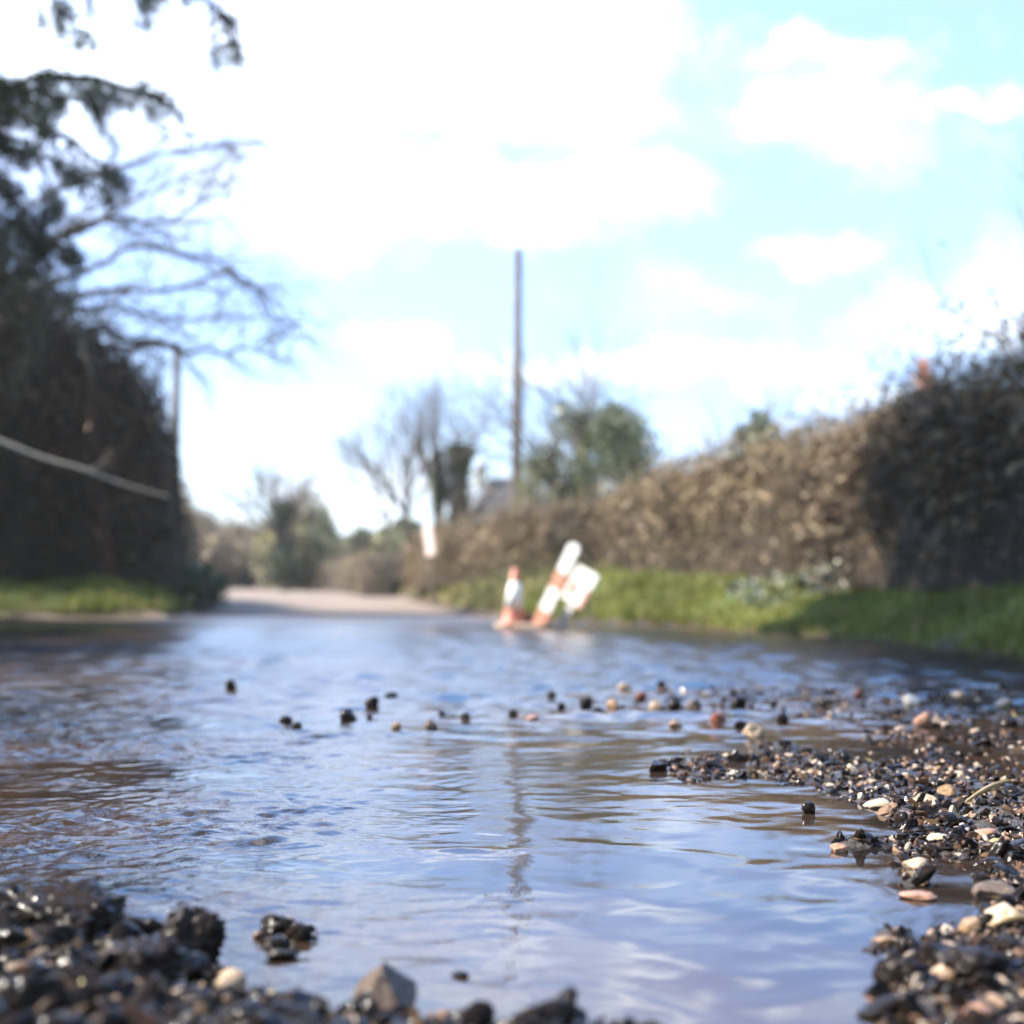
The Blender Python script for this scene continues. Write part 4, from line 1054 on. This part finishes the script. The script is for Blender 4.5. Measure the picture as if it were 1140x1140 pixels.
# telegraph pole on the left, far
def pole(label, x, y, top, rad, seed, lean=0.0, arm=False):
    z0 = float(gz(x, y)[0]); h = top - z0
    root = thing('utility_pole', label, 'pole', (x, y, z0 - .05))
    mb = MB(); t = np.linspace(0, 1, 14)
    mb.tube(np.stack([lean * t, 0 * t, t * (h + .05)], -1), rad * (1.15 - .4 * t), 16)
    obj('post', mb.mesh('post', True), M['pole'], root)
    mb = MB(); mb.tube([[lean, 0, h + .05], [lean, 0, h + .11]], [rad * .9, rad * .5], 16)
    obj('cap', mb.mesh('cap', True), M['greym'], root)
    mb = MB(); mb.box((lean * .9, -rad - .03, h * .9), (.10, .06, .16)); mb.tube([[lean * .9, -rad - .02, h * .9], [lean * .9, -rad - .02, h * .6]], .012, 6)
    obj('fitting', mb.mesh('fitting'), M['greym'], root)
    return root
pole('tall bare wooden pole rising behind the hedge in the middle', 0.1, 37, CAMZ + (HZ - 278) / FPX * 37, .145, 1, lean=0.06)
pole('far wooden pole just right of the tall dark hedge', W(192, 0, 38)[0], 38, CAMZ + (HZ - 392) / FPX * 38, .15, 2, lean=0.12)

# ivy-clad tree left distance
def ivy_tree(label, x, y, h, rad, rivy, seed, zbase=0.3, crown=True, twigs=2.2, ivyh=None):
    root, tips = bare_tree(label, x, y, h, rad, seed, 4 if crown else 2, 4, spread=0.6, name='ivy_clad_tree')
    r = np.random.RandomState(seed + 5); n = 3200
    ih = ivyh or h * .6
    z = r.uniform(zbase, ih, n); a = r.uniform(0, 2 * pi, n)
    rr = rivy * (1 + .35 * np.sin(z * 3 + seed)) * np.sqrt(r.uniform(.2, 1, n)) * (1 + 0.2 * r.normal(size=n))
    P = np.stack([rr * np.cos(a), rr * np.sin(a), z], -1)
    v, f = leaves(P, .075, .5, r); obj('ivy', mesh_np('ivy', v, f), M['ivy'], root)
    return root
D_ = 48.
ivy_tree('round twiggy tree with ivy-clad trunk left of the distant road bend', W(316, 0, D_)[0], D_, 4.3, .2, .36, 301, ivyh=3.0)
bush('shrub', 'twiggy olive shrub around the foot of the ivy-clad tree', W(330, 0, 50)[0], 50, 1.5, 1.2, 2.4, M['sage'], 2600, .09, 81)
bare_tree('slim bare tree, leftmost of the three on the bend', W(455, 0, 37)[0], 37, 5.0, .09, 311, 4, 4, spread=.6, up=.1)
ivy_tree('bare tree with thick mossy trunk, middle of the three', W(488, 0, 36)[0], 36, 4.9, .13, .10, 321, crown=True, ivyh=3.2)
ivy_tree('broken trunk thickly wrapped in dark ivy beside the slate roof', W(512, 0, 36)[0], 36, 3.3, .15, .24, 331, crown=False, ivyh=3.3)
bare_tree('faint far bare tree behind the three on the bend', W(432, 0, 60)[0], 60, 6.6, .10, 341, 4, 4, spread=.6, up=.1)

# evergreen tree behind the hedge
def evergreen():
    x, y = W(662, 0, 27)[0], 27
    root, tips = bare_tree('broad grey-green evergreen tree behind the hedge right of the tall pole', x, y, 4.6, .10, 401, 4, 4, spread=.6, trunk_frac=.22, name='evergreen_tree', up=.07)
    r = np.random.RandomState(12); P = []
    for k in range(80):
        a = r.uniform(0, 2 * pi); u_ = r.uniform(-1, 1)
        c = np.array([cos(a) * 1.02 * np.sqrt(r.rand()), sin(a) * .9 * np.sqrt(r.rand()), 2.05 + u_ * 1.15])
        c[0] *= 1.15 * (1 - max(0, u_) * .45); c[0] += .05
        P.append(c + r.normal(0, .17, (170, 3)))
    v, f = leaves(np.concatenate(P), .05, .42, r); obj('leaves', mesh_np('leaves', v, f), M['evergreen'], root)
evergreen()
bush('shrub', 'small pale green shrub touching the tall pole base', W(598, 0, 29)[0], 29, .5, .4, 2.5, M['sage'], 2200, .055, 411, core=False)
bare_tree('bare twiggy sapling above the dark hedge at the right edge', 4.35, 11.8, 3.0, .05, 501, 4, 3, spread=.4, up=.15)
bare_tree('second bare sapling beyond the right edge sapling, higher', 5.0, 12.2, 3.4, .05, 502, 4, 3, spread=.4, up=.15)
bare_tree('thin bare twigs rising from the small shrub over the hedge', 3.05, 17.9, 2.6, .02, 503, 3, 4, spread=.4, up=.15)

# ------------------------------------------------------------------ houses
def house(label, x, y, w, d, eave, ridge, mroof, mwall, chim, rot=0.0, hip=0.0, pots=1):
    z0 = float(gz(x, y)[0])
    root = thing('house', label, 'house', (x, y, z0 - .05)); root.rotation_euler = (0, 0, rot)
    mb = MB(); mb.box((0, 0, eave / 2), (w, d, eave))
    if hip == 0:
        for s in (-1, 1):
            mb.add([[s * w / 2, -d / 2, eave], [s * w / 2, d / 2, eave], [s * w / 2, 0, ridge - .02], [s * (w / 2 - .2), -d / 2, eave], [s * (w / 2 - .2), d / 2, eave], [s * (w / 2 - .2), 0, ridge - .02]], [[0, 1, 2], [3, 5, 4]])
    obj('wall', mb.mesh('wall'), mwall, root)
    mb = MB(); o = .25; rx = w / 2 + o - hip
    dz = (ridge - eave) / (d / 2) * o
    A = [[-w / 2 - o, -d / 2 - o, eave - dz], [w / 2 + o, -d / 2 - o, eave - dz], [w / 2 + o, d / 2 + o, eave - dz], [-w / 2 - o, d / 2 + o, eave - dz], [-rx, 0, ridge], [rx, 0, ridge]]
    A = np.array(A, float); Bv = A + np.array([0, 0, .1])
    fs = [[0, 1, 5, 4], [2, 3, 4, 5]]
    mb.add(Bv, fs); mb.add(Bv, [[1, 2, 5], [3, 0, 4]]) if hip else None
    mb.add(A, [f_[::-1] for f_ in fs])
    for a_, b_ in ((0, 1), (1, 2), (2, 3), (3, 0)):
        if hip or (a_, b_) in ((0, 1), (2, 3)): mb.add([A[a_], A[b_], Bv[b_], Bv[a_]], [[0, 1, 2, 3]])
    if not hip:
        for a_, b_ in ((1, 5), (5, 2), (3, 4), (4, 0)): mb.add([A[a_], A[b_], Bv[b_], Bv[a_]], [[0, 1, 2, 3]])
    rf = obj('roof', mb.mesh('roof'), mroof, root)
    cx, cw, ctop, cm = chim
    mb = MB(); mb.box((cx, 0, (ridge - .4 + ctop) / 2), (cw, cw * 1.1, ctop - ridge + .4)); mb.box((cx, 0, ctop + .03), (cw + .1, cw * 1.1 + .1, .1))
    ch = obj('chimney', mb.mesh('chimney'), cm, rf)
    for k in range(pots):
        mb = MB(); mb.lathe([(.0, ctop + .08), (.11, ctop + .08), (.1, ctop + .3), (.13, ctop + .34), (.13, ctop + .4), (.09, ctop + .4), (.09, ctop + .3)], (cx, (k - (pots - 1) / 2) * .3, 0), 16)
        obj('chimney_pot', mb.mesh('pot', True), M['pot'], rf)
    for sx in (-.28, .28):
        mb = MB(); mb.box((sx * w, -d / 2 - .02, eave * .55), (1.1, .08, 1.0)); wf = obj('window', mb.mesh('window'), M['whitep'], root)
        mb = MB(); mb.box((sx * w - .26, -d / 2 - .065, eave * .55), (.46, .012, .86)); mb.box((sx * w + .26, -d / 2 - .065, eave * .55), (.46, .012, .86)); obj('pane', mb.mesh('pane'), M['glass'], wf)
    mb = MB(); mb.box((0, -d / 2 - .02, 1.0), (.9, .06, 2.0)); obj('door', mb.mesh('door'), M['slate'], root)
    return root
house('low house with dark slate roof and gable half hidden behind the ivy-wrapped trunk', W(553, 0, 62)[0] + .3, 66, 3.6, 5.0, 2.5, 4.55, M['slate'], M['render'], (-1.1, .45, 4.95, M['render']), rot=0.15, hip=1.4)
hx_, hy_ = W(1045, 0, 30)[0], 31.5
house('brick house hidden behind the right hedge, only its orange chimney showing', hx_ + 2.6, hy_, 6.2, 5.0, 2.5, 4.1, M['rooftile'], M['brick'], (-2.45, .3, 4.42, M['brick']), rot=0, hip=1.6, pots=1)

# ------------------------------------------------------------------ roadworks things
def cone():
    c = G(571, 698); c = np.array([0.0, 13.2]); c[0] = (571 - 570) / FPX * 13.2
    z0 = float(gz(*c)[0])
    root = thing('traffic_cone', 'orange traffic cone with white band at the far puddle edge', 'traffic cone', (c[0], c[1], max(z0, -.005)))
    root.rotation_euler = (0, radians(3), .3)
    mb = MB(); mb.box((0, 0, .02), (.28, .28, .04)); b = obj('base', mb.mesh('base'), M['rubber'], root); bevel(b, .01)
    H = .55
    def rr(z): return .105 - (.105 - .032) * (z - .03) / (H - .03)
    mb = MB(); mb.lathe([(.12, .041), (.115, .05), (rr(.05), .07), (rr(.2), .2), (rr(H), H), (rr(H) - .008, H + .006), (.018, H + .002), (.018, H - .1)]); obj('body', mb.mesh('body', True), M['orange'], root)
    mb = MB(); mb.lathe([(rr(.18), .18), (rr(.18) + .004, .18), (rr(.42) + .004, .42), (rr(.42), .42)], sides=32); obj('reflective_band', mb.mesh('band', True), M['whitep'], root)
cone()
# small dark reddish rounded block beside it
V, F = ICO[4]; V = np.sign(V) * np.abs(V) ** .7 * np.array([.09, .07, .075]); V[:, 2] = np.maximum(V[:, 2], -.06) ; V += 0.006 * fbm(V * 30, 3)[:, None]
xs_ = (583 - 570) / FPX * 13.25
obj('block', mesh_np('block', V, F, True), M['block_red'], label='small dark red-brown rounded block lying right of the traffic cone', cat='block', loc=(xs_, 13.35, .06 + max(float(gz(xs_, 13.35)[0]), 0)))

def rotY(a): return np.array([[cos(a), 0, sin(a)], [0, 1, 0], [-sin(a), 0, cos(a)]])
def leaning_post():
    y = 13.0; x = (598 - 570) / FPX * y; z0 = max(float(gz(x, y)[0]), -.005)
    root = thing('striped_marker_post', 'leaning red and white striped marker board left of the white sign', 'road barrier', (x, y, z0))
    root.rotation_euler = (radians(-8), 0, radians(-32))
    A = radians(24); R = rotY(A); L = .76
    stops = [0, .16, .38, .54, L]
    mats = ['redstripe', 'whitep', 'redstripe', 'whitep']
    names = ['red_band', 'white_band', 'red_band', 'white_band']
    for k in range(4):
        a_, b_ = stops[k], stops[k + 1]; mb = MB()
        c = R @ np.array([0, 0, (a_ + b_) / 2 + .02]); mb.box(c, (.125, .035, b_ - a_ - .002), R)
        if k == 3:
            e = R @ np.array([0, 0, L + .02]); th = np.linspace(-pi / 2, pi / 2, 12)
            ring = np.array([[sin(t) * .067, s * .0165, cos(t) * .067] for s in (-1, 1) for t in th]) @ R.T + e
            j = np.arange(11); mb.add(ring, np.stack([j, j + 1, j + 13, j + 12], -1)); mb.add(ring, np.stack([np.zeros(10, int), np.arange(2, 12), np.arange(1, 11)], -1)); mb.add(ring, np.stack([np.full(10, 12), np.arange(13, 23), np.arange(14, 24)], -1))
        obj(names[k], mb.mesh('board'), M[mats[k]], root)
    mb = MB(); mb.box((-.03, 0, .018), (.32, .26, .036)); b = obj('foot', mb.mesh('foot'), M['rubber'], root); bevel(b, .01)
leaning_post()
def white_sign():
    y = 13.15; x = (619 - 570) / FPX * y; z0 = max(float(gz(x, y)[0]), -.005)
    root = thing('road_sign', 'leaning white road sign panel with orange side on a grey leg', 'road sign', (x, y, z0))
    root.rotation_euler = (radians(-10), 0, radians(-30))
    A = radians(27); R = rotY(A)
    mb = MB(); c = R @ np.array([.02, 0, .44]); mb.box(c, (.25, .03, .34), R @ np.array([[1, 0, 0], [0, 1, 0], [0, 0, 1.]])); p = obj('panel', mb.mesh('panel'), M['whitep'], root); bevel(p, .006)
    mb = MB(); c = R @ np.array([.122, -.02, .36]); mb.box(c, (.035, .008, .20), R); mb.box(R @ np.array([-.045, -.02, .40]), (.045, .008, .13), R); obj('orange_strip', mb.mesh('strip'), M['redstripe'], p)
    for s, nm in ((-.0, 'leg'), ):
        mb = MB(); mb.box(R @ np.array([.02, .02 + s, .13]), (.075, .03, .26), R); obj('leg', mb.mesh('leg'), M['greym'], root)
    mb = MB(); mb.tube([R @ np.array([.03, .03, .4]), np.array([.28, .34, .0])], .011, 8); obj('prop', mb.mesh('prop'), M['greym'], root)
white_sign()
def far_board():
    y = 23.3; x = (478 - 570) / FPX * y; g = float(gz(x, y)[0])
    root = thing('verge_sign', 'small pale pinkish upright board leaning on the far verge by the bare trees', 'sign', (x, y, g - .03))
    root.rotation_euler = (0, 0, radians(-38))
    zc = CAMZ + (HZ - 602) / FPX * y - g + .03
    R = rotY(radians(-9))
    mb = MB(); mb.box((0, 0, zc), (.2, .03, .5), R); p = obj('panel', mb.mesh('panel'), M['pinkboard'], root); bevel(p, .03, 3)
    mb = MB(); mb.tube([[0.06, .04, 0], [0, .04, zc]], .025, 8); obj('post', mb.mesh('post'), M['pole'], root)
far_board()

# ------------------------------------------------------------------ air
HAZE_D = 0.0007
mb = MB(); mb.box((0, 0, 0), (3400, 3200, 1)); mb.V[0][:, 2] = np.where(mb.V[0][:, 2] > 0, 26.0, -3.0); mb.V[0][:, 1] += 300
hm_ = bpy.data.materials.new('air'); hm_.use_nodes = True; nt = hm_.node_tree; nt.nodes.clear()
ho = nt.nodes.new('ShaderNodeOutputMaterial'); hv_ = nt.nodes.new('ShaderNodeVolumePrincipled')
hv_.inputs['Color'].default_value = (0.93, 0.95, 1.0, 1); hv_.inputs['Density'].default_value = HAZE_D; hv_.inputs['Anisotropy'].default_value = 0.2
nt.links.new(hv_.outputs[0], ho.inputs['Volume'])
obj('haze', mb.mesh('haze'), hm_, label='thin spring haze over the lane', cat='haze', kind='stuff')
